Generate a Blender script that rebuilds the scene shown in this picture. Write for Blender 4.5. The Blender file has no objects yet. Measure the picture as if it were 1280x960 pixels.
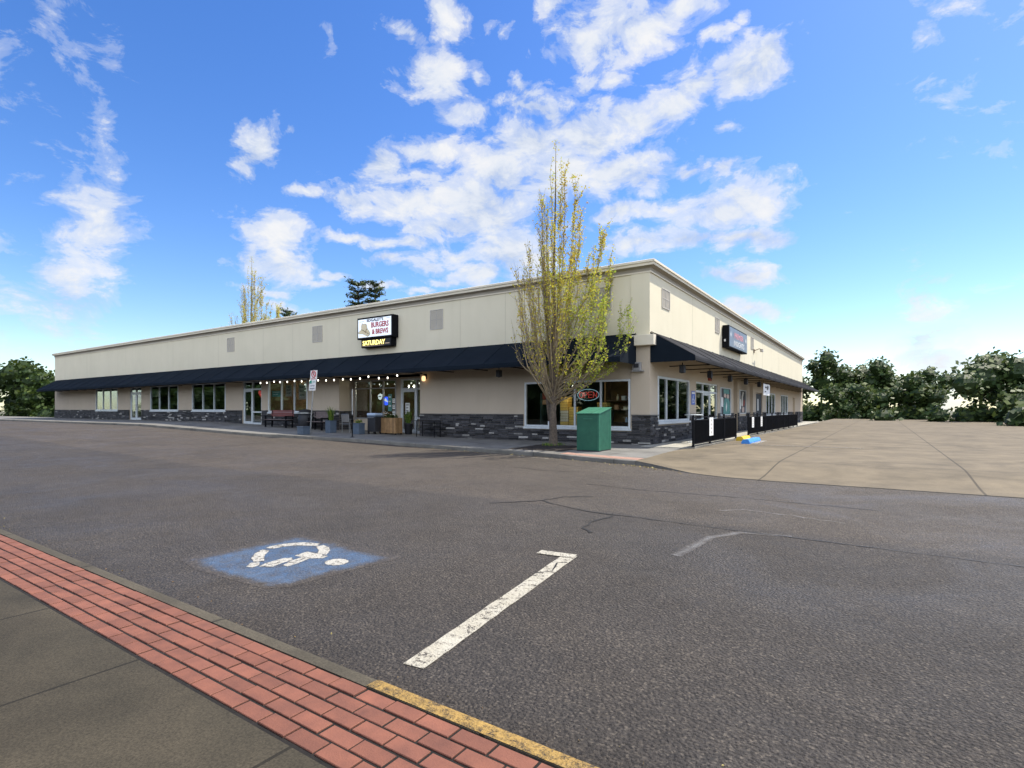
import bpy, math, random
from mathutils import Vector, Matrix
R = math.radians
sc = bpy.context.scene
COL = sc.collection
rng = random.Random(7)

# ------------------------------------------------------------------ terrain
def zx(x): return .022 * min(max(0, -9 - x), 21)
def zs(x, y): return zx(x) - .012 * abs(min(y, 0))
def zroad(x, y):
    pts = [(-17.2, -.285), (-14, -.235), (-11, -.2), (-8, -.185), (-4, -.18)]
    b = -.285 if y <= -17.2 else -.18
    for (a, b0), (c, b1) in zip(pts, pts[1:]):
        if a <= y <= c: b = b0 + (b1 - b0) * (y - a) / (c - a)
    return b + zx(x)
CURB = [(-90, -4.5), (-17.7, -4.5), (-15.9, -4.05), (-13.9, -3.78), (-12.1, -3.5), (-10.3, -3.35), (-8.3, -3.55),
        (-6.2, -4.0), (-4.5, -4.28), (-3.1, -4.42), (-1.7, -4.66), (-.4, -5.05), (.75, -5.32), (1.56, -5.42)]
def curb_y(x):
    for (a, b0), (c, b1) in zip(CURB, CURB[1:]):
        if a <= x <= c: return b0 + (b1 - b0) * (x - a) / (c - a)
    return CURB[-1][1]
APRON = [(1.56, -5.42), (2.2, -5.75), (3.0, -6.28), (3.5, -6.6), (4.1, -6.85), (5.05, -7.0), (70, -7.0)]
def apron_y(x):
    for (a, b0), (c, b1) in zip(APRON, APRON[1:]):
        if a <= x <= c: return b0 + (b1 - b0) * (x - a) / (c - a)
    return -7.0

# ------------------------------------------------------------------ mesh builder
class MB:
    def __init__(s): s.v = []; s.f = []; s.m = []; s.r = []; s.e = None; s.rnd = 0.5; s.mi = 0
    def face(s, ps):
        n = len(s.v); s.v += [tuple(p) for p in ps]; s.f.append(tuple(range(n, n + len(ps)))); s.m.append(s.mi); s.r.append(s.rnd)
    def box(s, x0, x1, y0, y1, z0, z1, M=None, inset=0):
        P = [(x0,y0,z0),(x1,y0,z0),(x1,y1,z0),(x0,y1,z0),(x0,y0,z1),(x1,y0,z1),(x1,y1,z1),(x0,y1,z1)]
        if M is not None: P = [tuple(M @ Vector(p)) for p in P]
        n = len(s.v); s.v += P
        for q in ((0,3,2,1),(4,5,6,7),(0,1,5,4),(1,2,6,5),(2,3,7,6),(3,0,4,7)):
            s.f.append(tuple(n + i for i in q)); s.m.append(s.mi); s.r.append(s.rnd)
    def tube(s, pts, rad, n=6, cap=True):
        pts = [Vector(p) for p in pts]
        if not isinstance(rad, (list, tuple)): rad = [rad] * len(pts)
        rings = []; up = None
        for i, p in enumerate(pts):
            d = (pts[min(i + 1, len(pts) - 1)] - pts[max(i - 1, 0)])
            d = d.normalized() if d.length > 1e-9 else Vector((0, 0, 1))
            if up is None:
                up = Vector((0, 0, 1)) if abs(d.z) < .9 else Vector((1, 0, 0))
            a = d.cross(up)
            if a.length < 1e-5: a = d.orthogonal()
            a.normalize(); b = d.cross(a); up = -b if False else up
            k = len(s.v)
            for j in range(n):
                t = 2 * math.pi * j / n
                s.v.append(tuple(p + (a * math.cos(t) + b * math.sin(t)) * rad[i]))
            rings.append(k)
        for k0, k1 in zip(rings, rings[1:]):
            for j in range(n):
                j2 = (j + 1) % n
                s.f.append((k0 + j, k0 + j2, k1 + j2, k1 + j)); s.m.append(s.mi); s.r.append(s.rnd)
        if cap:
            s.f.append(tuple(rings[0] + j for j in reversed(range(n)))); s.m.append(s.mi); s.r.append(s.rnd)
            s.f.append(tuple(rings[-1] + j for j in range(n))); s.m.append(s.mi); s.r.append(s.rnd)
    def lathe(s, c, prof, n=20, axis='z'):
        rings = []
        for (r, h) in prof:
            k = len(s.v); rings.append(k)
            for j in range(n):
                t = 2 * math.pi * j / n
                s.v.append((c[0] + r * math.cos(t), c[1] + r * math.sin(t), c[2] + h))
        for k0, k1 in zip(rings, rings[1:]):
            for j in range(n):
                j2 = (j + 1) % n
                s.f.append((k0 + j, k0 + j2, k1 + j2, k1 + j)); s.m.append(s.mi); s.r.append(s.rnd)
        s.f.append(tuple(rings[0] + j for j in reversed(range(n)))); s.m.append(s.mi); s.r.append(s.rnd)
        s.f.append(tuple(rings[-1] + j for j in range(n))); s.m.append(s.mi); s.r.append(s.rnd)
    def prism(s, poly, fn, d0, d1):
        """poly of 2-D points, fn(a,b,d) -> 3-D point; extruded from d0 to d1"""
        A = [fn(a, b, d0) for a, b in poly]; B = [fn(a, b, d1) for a, b in poly]
        n = len(poly); k = len(s.v); s.v += A + B
        s.f.append(tuple(k + i for i in reversed(range(n)))); s.m.append(s.mi); s.r.append(s.rnd)
        s.f.append(tuple(k + n + i for i in range(n))); s.m.append(s.mi); s.r.append(s.rnd)
        for i in range(n):
            j = (i + 1) % n
            s.f.append((k + i, k + j, k + n + j, k + n + i)); s.m.append(s.mi); s.r.append(s.rnd)
    def text(s, txt, size, M, ext=.004, wide=1.0, align='CENTER', bold=0):
        cu = bpy.data.curves.new('t', 'FONT'); cu.body = txt; cu.size = size; cu.extrude = ext
        cu.offset = bold; cu.align_x = align; cu.align_y = 'CENTER'; cu.resolution_u = 2
        ob = bpy.data.objects.new('t', cu); COL.objects.link(ob)
        dg = bpy.context.evaluated_depsgraph_get(); me = bpy.data.meshes.new_from_object(ob.evaluated_get(dg))
        k = len(s.v)
        for v in me.vertices: s.v.append(tuple(M @ Vector((v.co.x * wide, v.co.y, v.co.z))))
        for p in me.polygons: s.f.append(tuple(k + i for i in p.vertices)); s.m.append(s.mi); s.r.append(s.rnd)
        bpy.data.objects.remove(ob); bpy.data.curves.remove(cu); bpy.data.meshes.remove(me)
    def build(s, name, mats, parent=None, smooth=False, bevel=0, edge=None):
        off = Vector((0, 0, 0)); q = parent
        while q is not None: off += q.location; q = q.parent
        me = bpy.data.meshes.new(name)
        me.from_pydata([tuple(Vector(v) - off) for v in s.v], [], s.f)
        if not isinstance(mats, (list, tuple)): mats = [mats]
        for m in mats: me.materials.append(m)
        me.polygons.foreach_set('material_index', s.m)
        if smooth: me.polygons.foreach_set('use_smooth', [True] * len(s.f))
        a = me.attributes.new('rnd', 'FLOAT', 'FACE'); a.data.foreach_set('value', s.r)
        if edge is not None:
            b = me.attributes.new('edge', 'FLOAT', 'POINT'); b.data.foreach_set('value', edge)
        me.update()
        o = bpy.data.objects.new(name, me); COL.objects.link(o)
        if parent is not None: o.parent = parent
        if bevel:
            b = o.modifiers.new('bevel', 'BEVEL'); b.width = bevel; b.segments = 2; b.limit_method = 'ANGLE'
        return o

def thing(name, label, cat, loc, group=None):
    o = bpy.data.objects.new(name, None); COL.objects.link(o); o.location = loc; o.empty_display_size = .2
    return tag(o, label, cat, group)
def tag(o, label=None, cat=None, group=None, kind=None):
    if label: o['label'] = label
    if cat: o['category'] = cat
    if group: o['group'] = group
    if kind: o['kind'] = kind
    return o
def struct(o, label=None, cat=None):
    return tag(o, label, cat, None, 'structure')
def copy_tree(o, parent=None):
    c = o.copy(); COL.objects.link(c)
    if parent is not None: c.parent = parent
    for ch in list(o.children): copy_tree(ch, c)
    return c

# ------------------------------------------------------------------ materials
def new_mat(name):
    m = bpy.data.materials.new(name); m.use_nodes = True
    nt = m.node_tree; bs = nt.nodes['Principled BSDF']
    return m, nt, bs
def N(nt, t, **k):
    n = nt.nodes.new(t)
    for a, b in k.items(): setattr(n, a, b)
    return n
def noise(nt, scale, detail=4, rough=.55, vec=None, dist=0):
    n = N(nt, 'ShaderNodeTexNoise'); n.inputs['Scale'].default_value = scale
    n.inputs['Detail'].default_value = detail; n.inputs['Roughness'].default_value = rough; n.inputs['Distortion'].default_value = dist
    if vec is not None: nt.links.new(vec, n.inputs['Vector'])
    return n
def ramp(nt, src, stops):
    r = N(nt, 'ShaderNodeValToRGB'); cr = r.color_ramp
    while len(cr.elements) < len(stops): cr.elements.new(.5)
    for e, (p, c) in zip(cr.elements, stops):
        e.position = p; e.color = (c, c, c, 1) if not isinstance(c, (tuple, list)) else (*c, 1)
    nt.links.new(src, r.inputs['Fac']); return r
def mix(nt, fac, a, b, blend='MIX'):
    m = N(nt, 'ShaderNodeMix', data_type='RGBA', blend_type=blend)
    for s, v in ((m.inputs[0], fac), (m.inputs[6], a), (m.inputs[7], b)):
        if hasattr(v, 'is_output'): nt.links.new(v, s)
        elif isinstance(v, (tuple, list)): s.default_value = (*v, 1) if len(v) == 3 else v
        else: s.default_value = v
    return m.outputs[2]
def math_n(nt, op, a, b=0, c=None):
    m = N(nt, 'ShaderNodeMath', operation=op)
    for i, v in enumerate((a, b, c)):
        if v is None: continue
        if hasattr(v, 'is_output'): nt.links.new(v, m.inputs[i])
        else: m.inputs[i].default_value = v
    return m.outputs[0]
def bump(nt, bs, h, strength=.3, dist=.01):
    b = N(nt, 'ShaderNodeBump'); b.inputs['Strength'].default_value = strength; b.inputs['Distance'].default_value = dist
    nt.links.new(h, b.inputs['Height']); nt.links.new(b.outputs[0], bs.inputs['Normal'])
def geo_pos(nt):
    return N(nt, 'ShaderNodeNewGeometry').outputs['Position']

def mat(name, c1, c2=None, scale=3, rough=.6, bscale=0, bstr=.2, bdist=.005, metal=0, rnd=0, spec=.4, detail=5, emit=None, es=0, coat=0):
    m, nt, bs = new_mat(name)
    bs.inputs['Roughness'].default_value = rough; bs.inputs['Metallic'].default_value = metal
    bs.inputs['Specular IOR Level'].default_value = spec
    P = geo_pos(nt)
    if c2 is None: c2 = tuple(x * .82 for x in c1)
    n = noise(nt, scale, detail, .6, P)
    r = ramp(nt, n.outputs['Fac'], [(.3, c1), (.72, c2)])
    out = r.outputs[0]
    if rnd:
        a = N(nt, 'ShaderNodeAttribute', attribute_name='rnd')
        rr = ramp(nt, a.outputs['Fac'], [(0, 1 - rnd), (1, 1 + rnd * .9)])
        out = mix(nt, 1, out, rr.outputs[0], 'MULTIPLY')
    nt.links.new(out, bs.inputs['Base Color'])
    rv = ramp(nt, n.outputs['Fac'], [(.2, max(0, rough - .07)), (.8, min(1, rough + .08))])
    nt.links.new(rv.outputs[0], bs.inputs['Roughness'])
    if bscale:
        bn = noise(nt, bscale, 4, .6, P); bump(nt, bs, bn.outputs['Fac'], bstr, bdist)
    if emit:
        bs.inputs['Emission Color'].default_value = (*emit, 1); bs.inputs['Emission Strength'].default_value = es
    if coat: bs.inputs['Coat Weight'].default_value = coat
    return m

# asphalt colour as a node group, shared with worn paint
def make_asphalt_group():
    g = bpy.data.node_groups.new('asphalt', 'ShaderNodeTree')
    g.interface.new_socket('Color', in_out='OUTPUT', socket_type='NodeSocketColor')
    g.interface.new_socket('Rough', in_out='OUTPUT', socket_type='NodeSocketFloat')
    g.interface.new_socket('Height', in_out='OUTPUT', socket_type='NodeSocketFloat')
    o = N(g, 'NodeGroupOutput'); P = geo_pos(g)
    vo = N(g, 'ShaderNodeTexVoronoi'); vo.inputs['Scale'].default_value = 78; g.links.new(P, vo.inputs['Vector'])
    st = N(g, 'ShaderNodeSeparateColor'); g.links.new(vo.outputs['Color'], st.inputs[0])
    stone = ramp(g, st.outputs[0], [(0, (.014, .013, .0125)), (.3, (.034, .031, .029)), (.6, (.054, .049, .045)), (.86, (.085, .077, .069)), (.97, (.16, .145, .125))])
    fine = noise(g, 150, 3, .65, P)
    c = mix(g, .42, stone.outputs[0], ramp(g, fine.outputs['Fac'], [(.34, (.016, .0145, .0135)), (.66, (.1, .09, .081))]).outputs[0])
    big = noise(g, .35, 5, .6, P, .6)
    c = mix(g, 1, c, ramp(g, big.outputs['Fac'], [(.3, .82), (.5, 1.0), (.72, 1.15)]).outputs[0], 'MULTIPLY')
    mid = noise(g, 1.6, 5, .65, P, 1.0)
    c = mix(g, 1, c, ramp(g, mid.outputs['Fac'], [(.3, (.85, .83, .81)), (.5, (1, .98, .96)), (.7, (1.12, 1.09, 1.04))]).outputs[0], 'MULTIPLY')
    # the far half was paved separately: paler, seam along y = -11.9
    sx = N(g, 'ShaderNodeSeparateXYZ'); g.links.new(P, sx.inputs[0])
    jit = noise(g, 1.1, 3, .6, P)
    yy = math_n(g, 'ADD', sx.outputs[1], math_n(g, 'MULTIPLY', jit.outputs['Fac'], .25))
    half = ramp(g, math_n(g, 'MULTIPLY_ADD', yy, 4.0, 47.4), [(0, (.95, .95, .96)), (1, (1.22, 1.18, 1.12))])
    c = mix(g, 1, c, half.outputs[0], 'MULTIPLY')
    gut = ramp(g, math_n(g, 'MULTIPLY_ADD', yy, 1.6, 27.7), [(.15, (.5, .45, .37)), (.55, (.85, .82, .77)), (.95, (1, 1, 1))])   # dirt washed along the near gutter
    c = mix(g, 1, c, gut.outputs[0], 'MULTIPLY')
    c = mix(g, 1, c, (.98, .93, .87), 'MULTIPLY')
    g.links.new(c, o.inputs['Color'])
    wet = noise(g, .55, 5, .65, P, .8)
    g.links.new(ramp(g, wet.outputs['Fac'], [(.35, .5), (.62, .78)]).outputs[0], o.inputs['Rough'])
    v2 = N(g, 'ShaderNodeTexVoronoi', feature='SMOOTH_F1'); v2.inputs['Scale'].default_value = 48; v2.inputs['Smoothness'].default_value = .4; g.links.new(P, v2.inputs['Vector'])
    dh = math_n(g, 'SUBTRACT', fine.outputs['Fac'], math_n(g, 'MULTIPLY', v2.outputs['Distance'], 1.6))
    g.links.new(dh, o.inputs['Height'])
    return g
ASPH = make_asphalt_group()
def asphalt_node(nt):
    n = N(nt, 'ShaderNodeGroup'); n.node_tree = ASPH; return n
def mk_asphalt():
    m, nt, bs = new_mat('asphalt'); a = asphalt_node(nt)
    nt.links.new(a.outputs[0], bs.inputs['Base Color']); nt.links.new(a.outputs[1], bs.inputs['Roughness'])
    bump(nt, bs, a.outputs[2], 1.0, .013); bs.inputs['Specular IOR Level'].default_value = .32
    return m
def mk_paint(name, col, lo, hi, wear_scale=14, col2=None, tiny=.5):
    """road paint worn through to the asphalt; 'edge' thins it near its border"""
    m, nt, bs = new_mat(name); a = asphalt_node(nt); P = geo_pos(nt)
    n1 = noise(nt, wear_scale, 6, .7, P, .4); n2 = noise(nt, 130, 2, .6, P)
    f = math_n(nt, 'ADD', math_n(nt, 'MULTIPLY', n1.outputs['Fac'], 1 - tiny * .5), math_n(nt, 'MULTIPLY', n2.outputs['Fac'], tiny * .5))
    e = N(nt, 'ShaderNodeAttribute', attribute_name='edge')
    f = math_n(nt, 'ADD', f, math_n(nt, 'MULTIPLY_ADD', e.outputs['Fac'], .3, -.3))
    k = ramp(nt, f, [(lo, 0), (hi, 1)])
    dirt = noise(nt, 3.5, 5, .6, P)
    pc = ramp(nt, dirt.outputs['Fac'], [(.3, col), (.75, col2 or tuple(x * .78 for x in col))])
    nt.links.new(mix(nt, k.outputs[0], a.outputs[0], pc.outputs[0]), bs.inputs['Base Color'])
    bs.inputs['Specular IOR Level'].default_value = .32
    rr_ = N(nt, 'ShaderNodeMix'); nt.links.new(k.outputs[0], rr_.inputs[0]); nt.links.new(a.outputs[1], rr_.inputs[2]); rr_.inputs[3].default_value = .62
    nt.links.new(rr_.outputs[0], bs.inputs['Roughness'])
    bump(nt, bs, a.outputs[2], .6, .009)
    return m
def mk_concrete(name, c1, c2, bx, by, jw=.012, x0=0, y0=0, speck=.25, joints=True):
    m, nt, bs = new_mat(name); P = geo_pos(nt)
    n = noise(nt, 1.3, 6, .62, P, .3); f = noise(nt, 90, 3, .7, P)
    c = ramp(nt, n.outputs['Fac'], [(.28, c2), (.7, c1)]).outputs[0]
    c = mix(nt, 1, c, ramp(nt, f.outputs['Fac'], [(.3, 1 - speck), (.7, 1 + speck)]).outputs[0], 'MULTIPLY')
    st = noise(nt, .45, 4, .6, P, 1.2)
    c = mix(nt, 1, c, ramp(nt, st.outputs['Fac'], [(.33, .7), (.55, 1.03)]).outputs[0], 'MULTIPLY')
    if joints:
        s = N(nt, 'ShaderNodeSeparateXYZ'); nt.links.new(P, s.inputs[0])
        def line(o, p, q0):
            t = math_n(nt, 'ABSOLUTE', math_n(nt, 'SUBTRACT', math_n(nt, 'FRACT', math_n(nt, 'ADD', math_n(nt, 'DIVIDE', o, p), q0)), .5))
            return math_n(nt, 'LESS_THAN', t, jw / p)
        j = math_n(nt, 'MAXIMUM', line(s.outputs[0], bx, x0), line(s.outputs[1], by, y0))
        c = mix(nt, math_n(nt, 'MULTIPLY', j, .75), c, tuple(x * .3 for x in c2))
    nt.links.new(c, bs.inputs['Base Color']); bs.inputs['Roughness'].default_value = .85
    bs.inputs['Specular IOR Level'].default_value = .25
    bump(nt, bs, f.outputs['Fac'], .35, .004)
    return m
def mk_stucco(name, c1, c2):
    m, nt, bs = new_mat(name); P = geo_pos(nt)
    n = noise(nt, .5, 6, .6, P, .5)
    mp = N(nt, 'ShaderNodeMapping'); mp.inputs['Scale'].default_value = (1.4, 1.4, .12); nt.links.new(P, mp.inputs[0])
    st = noise(nt, 1.5, 5, .65, mp.outputs[0])
    c = ramp(nt, n.outputs['Fac'], [(.3, c2), (.65, c1)]).outputs[0]
    c = mix(nt, 1, c, ramp(nt, st.outputs['Fac'], [(.28, (.965, .96, .95)), (.5, 1.0)]).outputs[0], 'MULTIPLY')
    nt.links.new(c, bs.inputs['Base Color']); bs.inputs['Roughness'].default_value = .9; bs.inputs['Specular IOR Level'].default_value = .2
    f = noise(nt, 55, 4, .65, P); bump(nt, bs, f.outputs['Fac'], .35, .006)
    return m
def mk_glass(name, tint, spec=1.0):
    m = bpy.data.materials.new(name); m.use_nodes = True; nt = m.node_tree; nt.nodes.clear()
    o = N(nt, 'ShaderNodeOutputMaterial'); t = N(nt, 'ShaderNodeBsdfTransparent'); g = N(nt, 'ShaderNodeBsdfGlossy')
    t.inputs[0].default_value = (*tint, 1); g.inputs['Roughness'].default_value = .012; g.inputs[0].default_value = (.95, .98, 1, 1)
    P = geo_pos(nt); wv = noise(nt, .9, 2, .5, P); b = N(nt, 'ShaderNodeBump'); b.inputs['Strength'].default_value = .05
    b.inputs['Distance'].default_value = .05; nt.links.new(wv.outputs[0], b.inputs['Height']); nt.links.new(b.outputs[0], g.inputs['Normal'])
    fr = N(nt, 'ShaderNodeFresnel'); fr.inputs[0].default_value = 1.52
    mx = N(nt, 'ShaderNodeMixShader'); nt.links.new(math_n(nt, 'MULTIPLY', fr.outputs[0], spec), mx.inputs[0])
    nt.links.new(t.outputs[0], mx.inputs[1]); nt.links.new(g.outputs[0], mx.inputs[2]); nt.links.new(mx.outputs[0], o.inputs[0])
    return m
def mk_leaf(name, cols, trans=.35):
    m, nt, bs = new_mat(name)
    a = N(nt, 'ShaderNodeAttribute', attribute_name='rnd')
    r = ramp(nt, a.outputs['Fac'], cols)
    nt.links.new(r.outputs[0], bs.inputs['Base Color']); bs.inputs['Roughness'].default_value = .55
    bs.inputs['Specular IOR Level'].default_value = .3
    t = N(nt, 'ShaderNodeBsdfTranslucent'); nt.links.new(r.outputs[0], t.inputs[0])
    mx = N(nt, 'ShaderNodeMixShader'); mx.inputs[0].default_value = trans
    out = nt.nodes['Material Output']
    nt.links.new(bs.outputs[0], mx.inputs[1]); nt.links.new(t.outputs[0], mx.inputs[2]); nt.links.new(mx.outputs[0], out.inputs[0])
    return m
def emis(name, col, s, base=None):
    m, nt, bs = new_mat(name); bs.inputs['Base Color'].default_value = (*(base or col), 1)
    bs.inputs['Emission Color'].default_value = (*col, 1); bs.inputs['Emission Strength'].default_value = s
    return m

MA = dict(
    asphalt=mk_asphalt(),
    white_paint=mk_paint('white_road_paint', (.42, .395, .33), .435, .465, 17, (.34, .31, .24), .75),
    blue_paint=mk_paint('blue_road_paint', (.045, .12, .25), .34, .72, 6, (.085, .155, .265), 1.0),
    symbol_paint=mk_paint('symbol_paint', (.42, .40, .35), .42, .47, 22),
    yellow_paint=mk_paint('yellow_kerb_paint', (.36, .225, .06), .40, .54, 16, (.24, .15, .045), .8),
    scuff=mk_paint('scuff', (.17, .17, .17), .36, .62, 9, None, .9),
    curb=mk_concrete('kerb_concrete', (.21, .197, .17), (.125, .118, .1), 3.05, 50, .012, .2, .1),
    curb_old=mk_concrete('old_kerb', (.085, .073, .052), (.045, .039, .029), 2.35, 50, .014, .17, .1, .4),
    walk=mk_concrete('sidewalk_concrete', (.2, .193, .178), (.125, .12, .11), 1.52, 1.75, .012, .3, .15),
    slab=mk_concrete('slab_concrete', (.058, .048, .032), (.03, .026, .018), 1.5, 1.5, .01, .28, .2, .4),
    lot=mk_concrete('lot_concrete', (.17, .137, .09), (.108, .088, .06), 3.6, 3.9, .02, .15, .55),
    walk2=mk_concrete('side_walk_concrete', (.42, .4, .35), (.3, .29, .25), 40, 1.8, .012, .5, .1),
    brick=mat('brick_paver', (.205, .076, .046), (.125, .049, .034), 7, .8, 110, .6, .004, rnd=.15, detail=8),
    brick_gap=mat('paver_joint', (.012, .009, .007), (.004, .0035, .003), 30, .95, 60, .5, .01),
    pink=mat('pink_paver', (.4, .22, .17), (.3, .2, .15), 4, .85, 60, .3),
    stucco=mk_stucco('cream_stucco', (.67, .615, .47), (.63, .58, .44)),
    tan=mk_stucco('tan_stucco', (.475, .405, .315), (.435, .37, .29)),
    trim=mk_stucco('cornice_paint', (.68, .62, .5), (.62, .57, .46)),
    joint=mk_stucco('joint_paint', (.52, .475, .37), (.48, .44, .34)),
    frieze=mk_stucco('frieze_in_shade', (.36, .325, .27), (.32, .29, .24)),
    roof=mat('roofing', (.3, .3, .29), (.2, .2, .2), 2, .9),
    stone=mat('ledgestone', (.06, .058, .06), (.028, .028, .032), 14, .72, 45, .6, .012, rnd=.75),
    stone_pale=mat('pale_ledgestone', (.42, .40, .37), (.2, .2, .19), 20, .75, 45, .5, .01, rnd=.4),
    stone_cap=mat('stone_cap', (.12, .115, .11), (.07, .07, .07), 8, .8, 40, .3),
    frame=mat('white_aluminium', (.62, .66, .68), (.52, .56, .58), 6, .38, metal=.1),
    frame_grey=mat('grey_aluminium', (.33, .33, .33), (.27, .27, .27), 6, .4, metal=.3),
    glass=mk_glass('window_glass', (.88, .93, .93), .6),
    glass_r=mk_glass('side_window_glass', (.78, .84, .82), 1.5),
    awning=mat('navy_awning_shaded', (.0095, .0145, .022), (.007, .011, .017), .8, .95, 240, .25, .002, spec=.08),  # dark copy of the awning fabric, street-side shade in its colour
    awning_sunlit=mat('navy_awning_sunlit', (.024, .0245, .028), (.017, .0175, .021), .9, .9, 240, .25, .002, spec=.12),  # same navy fabric, coloured greyer and lighter for its sunlit slope
    black=mat('black_metal', (.004, .0045, .006), (.007, .007, .009), 9, .7, metal=0, spec=.1),
    black_matt=mat('black_plastic', (.015, .016, .02), (.025, .026, .03), 9, .6),
    metal=mat('galvanised_steel', (.42, .43, .43), (.3, .31, .31), 14, .42, metal=.75),
    vent=mat('vent_paint', (.5, .47, .42), (.44, .41, .365), 5, .7),
    bark=mat('bark', (.165, .128, .095), (.06, .047, .036), 14, .9, 28, .8, .03),
    twig=mat('twig_bark', (.3, .24, .15), (.2, .155, .1), 6, .85),
    dark_bark=mat('dark_bark', (.07, .05, .035), (.04, .03, .02), 6, .9, 20, .5, .02),
    leaf=mk_leaf('spring_leaf', [(0, (.36, .25, .06)), (.25, (.58, .43, .06)), (.5, (.58, .53, .07)), (.75, (.48, .54, .07)), (1, (.33, .46, .06))], .48),
    needle=mk_leaf('conifer_needle', [(0, (.03, .06, .032)), (.5, (.07, .11, .05)), (1, (.19, .19, .07))], .25),
    dark_leaf=mk_leaf('dark_leaf', [(0, (.02, .04, .012)), (.5, (.05, .085, .02)), (1, (.11, .14, .03))], .25),
    green_leaf=mk_leaf('planter_leaf', [(0, (.03, .08, .02)), (.5, (.1, .19, .03)), (1, (.28, .33, .05))], .3),
    petal=mk_leaf('petal', [(0, (.7, .68, .6)), (.45, (.75, .7, .6)), (.55, (.75, .5, .05)), (1, (.7, .25, .05))], .2),
    mulch=mat('bark_mulch', (.03, .022, .017), (.012, .009, .008), 30, .95, 40, .9, .04),
    green=mat('green_painted_wood', (.021, .112, .067), (.012, .08, .05), 5, .55, 14, .25, .004, rnd=.1),
    green_top=mat('green_painted_lid', (.036, .165, .1), (.026, .125, .078), 5, .5, 14, .25, .004),
    wood=mat('planter_wood', (.33, .2, .09), (.2, .115, .05), 5, .7, 20, .3, rnd=.25),
    redwood=mat('weathered_red_board', (.2, .055, .05), (.12, .05, .045), 6, .7, 20, .3),
    greywood=mat('weathered_grey_board', (.17, .13, .12), (.1, .08, .08), 6, .75, 20, .3),
    bluegrey=mat('blue_grey_planter', (.09, .12, .16), (.06, .085, .12), 4, .55),
    mesh_fabric=mat('grey_sling_fabric', (.2, .19, .18), (.15, .145, .14), 40, .8),
    cooler=mat('pale_blue_plastic', (.42, .52, .66), (.36, .46, .6), 4, .4),
    sign_face=emis('lit_sign_face', (.75, .85, .95), .22, (.78, .82, .85)),
    white=mat('white_sign_paint', (.78, .78, .76), (.7, .7, .68), 6, .5),
    red=mat('red_lettering', (.45, .04, .06), (.4, .035, .05), 6, .5),
    pinkred=mat('pale_red_lettering', (.75, .3, .32), (.7, .25, .28), 6, .5),
    navy=mat('navy_lettering', (.02, .025, .08), (.02, .025, .07), 6, .5),
    cream=mat('cream_paint', (.78, .68, .45), (.72, .6, .38), 6, .5),
    brown=mat('brown_outline', (.16, .1, .05), (.13, .08, .04), 6, .5),
    charcoal=mat('charcoal_sign_face', (.13, .135, .16), (.1, .105, .125), 3, .35),
    led=emis('amber_led', (1, .78, .22), 1.0, (.5, .4, .1)),
    led_dim=emis('dim_led', (.8, .6, .4), .25, (.3, .25, .2)),
    led_panel=mat('led_panel', (.012, .012, .012), (.02, .018, .014), 20, .5),
    bulb=emis('bulb', (1, .93, .78), 1.4, (.9, .9, .85)),
    lamp_glow=emis('lamp_glow', (1, .62, .3), .6, (.8, .7, .5)),
    neon_red=emis('red_neon', (1, .1, .08), .2, (.5, .05, .05)),
    neon_blue=emis('blue_neon', (.35, .6, .7), .22, (.3, .4, .45)),
    neon_deep=emis('deep_blue_neon', (.03, .09, .9), 1.0, (.02, .05, .4)),
    neon_pink=emis('pink_neon', (1, .3, .28), 1.0, (.7, .3, .3)),
    neon_white=emis('white_neon', (.75, .78, .75), .55, (.6, .6, .6)),
    inside=mat('dark_interior_paint', (.07, .06, .05), (.05, .042, .035), 2, .85),
    inside_brown=mat('brown_interior_paint', (.12, .07, .035), (.09, .05, .027), 2, .8),
    inside_teal=mat('teal_interior_paint', (.035, .06, .06), (.025, .045, .045), 2, .8),
    floor=mat('interior_floor', (.08, .06, .045), (.06, .045, .035), 3, .5),
    box_yellow=mat('yellow_card', (.66, .43, .1), (.58, .36, .08), 5, .6, rnd=.15),
    box_white=mat('white_card', (.6, .52, .4), (.52, .44, .33), 5, .6, rnd=.12),
    box_line=mat('card_edge', (.22, .12, .04), (.16, .09, .03), 5, .7),
    paper=mat('paper', (.74, .74, .7), (.66, .67, .64), 8, .7),
    kraft=mat('kraft_paper', (.5, .4, .32), (.42, .34, .28), 8, .7),
    ink=mat('ink', (.05, .05, .055), (.08, .08, .085), 8, .7),
    peach=mat('peach_card', (.55, .3, .16), (.48, .25, .13), 5, .6),
    redboard=mat('red_board', (.3, .05, .03), (.24, .04, .025), 5, .6),
    teal=mat('teal_print', (.12, .32, .28), (.05, .17, .16), 9, .5),
    skin=mat('pale_print', (.6, .46, .38), (.5, .38, .32), 9, .5),
    blue_sign=mat('blue_sign_paint', (.03, .09, .42), (.04, .11, .45), 8, .45),
    sign_red=mat('sign_red', (.55, .03, .03), (.5, .03, .03), 8, .45),
    sign_green=mat('sign_green', (.03, .28, .2), (.03, .25, .18), 8, .45),
    stop_blue=mat('blue_painted_concrete', (.05, .26, .7), (.04, .2, .6), 9, .6, 60, .3),
    stop_yellow=mat('yellow_painted_concrete', (.75, .5, .03), (.6, .4, .03), 9, .6, 60, .3),
    crack=mat('tar_crack', (.009, .0085, .008), (.02, .019, .018), 20, .6),
    earth=mat('earth', (.12, .11, .07), (.07, .075, .04), .2, .95),
)

# ------------------------------------------------------------------ ground, road, kerbs, pavements
b = MB(); b.face([(-600,-600,-.7),(600,-600,-.7),(600,600,-.7),(-600,600,-.7)])
struct(b.build('ground', MA['earth']))

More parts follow.
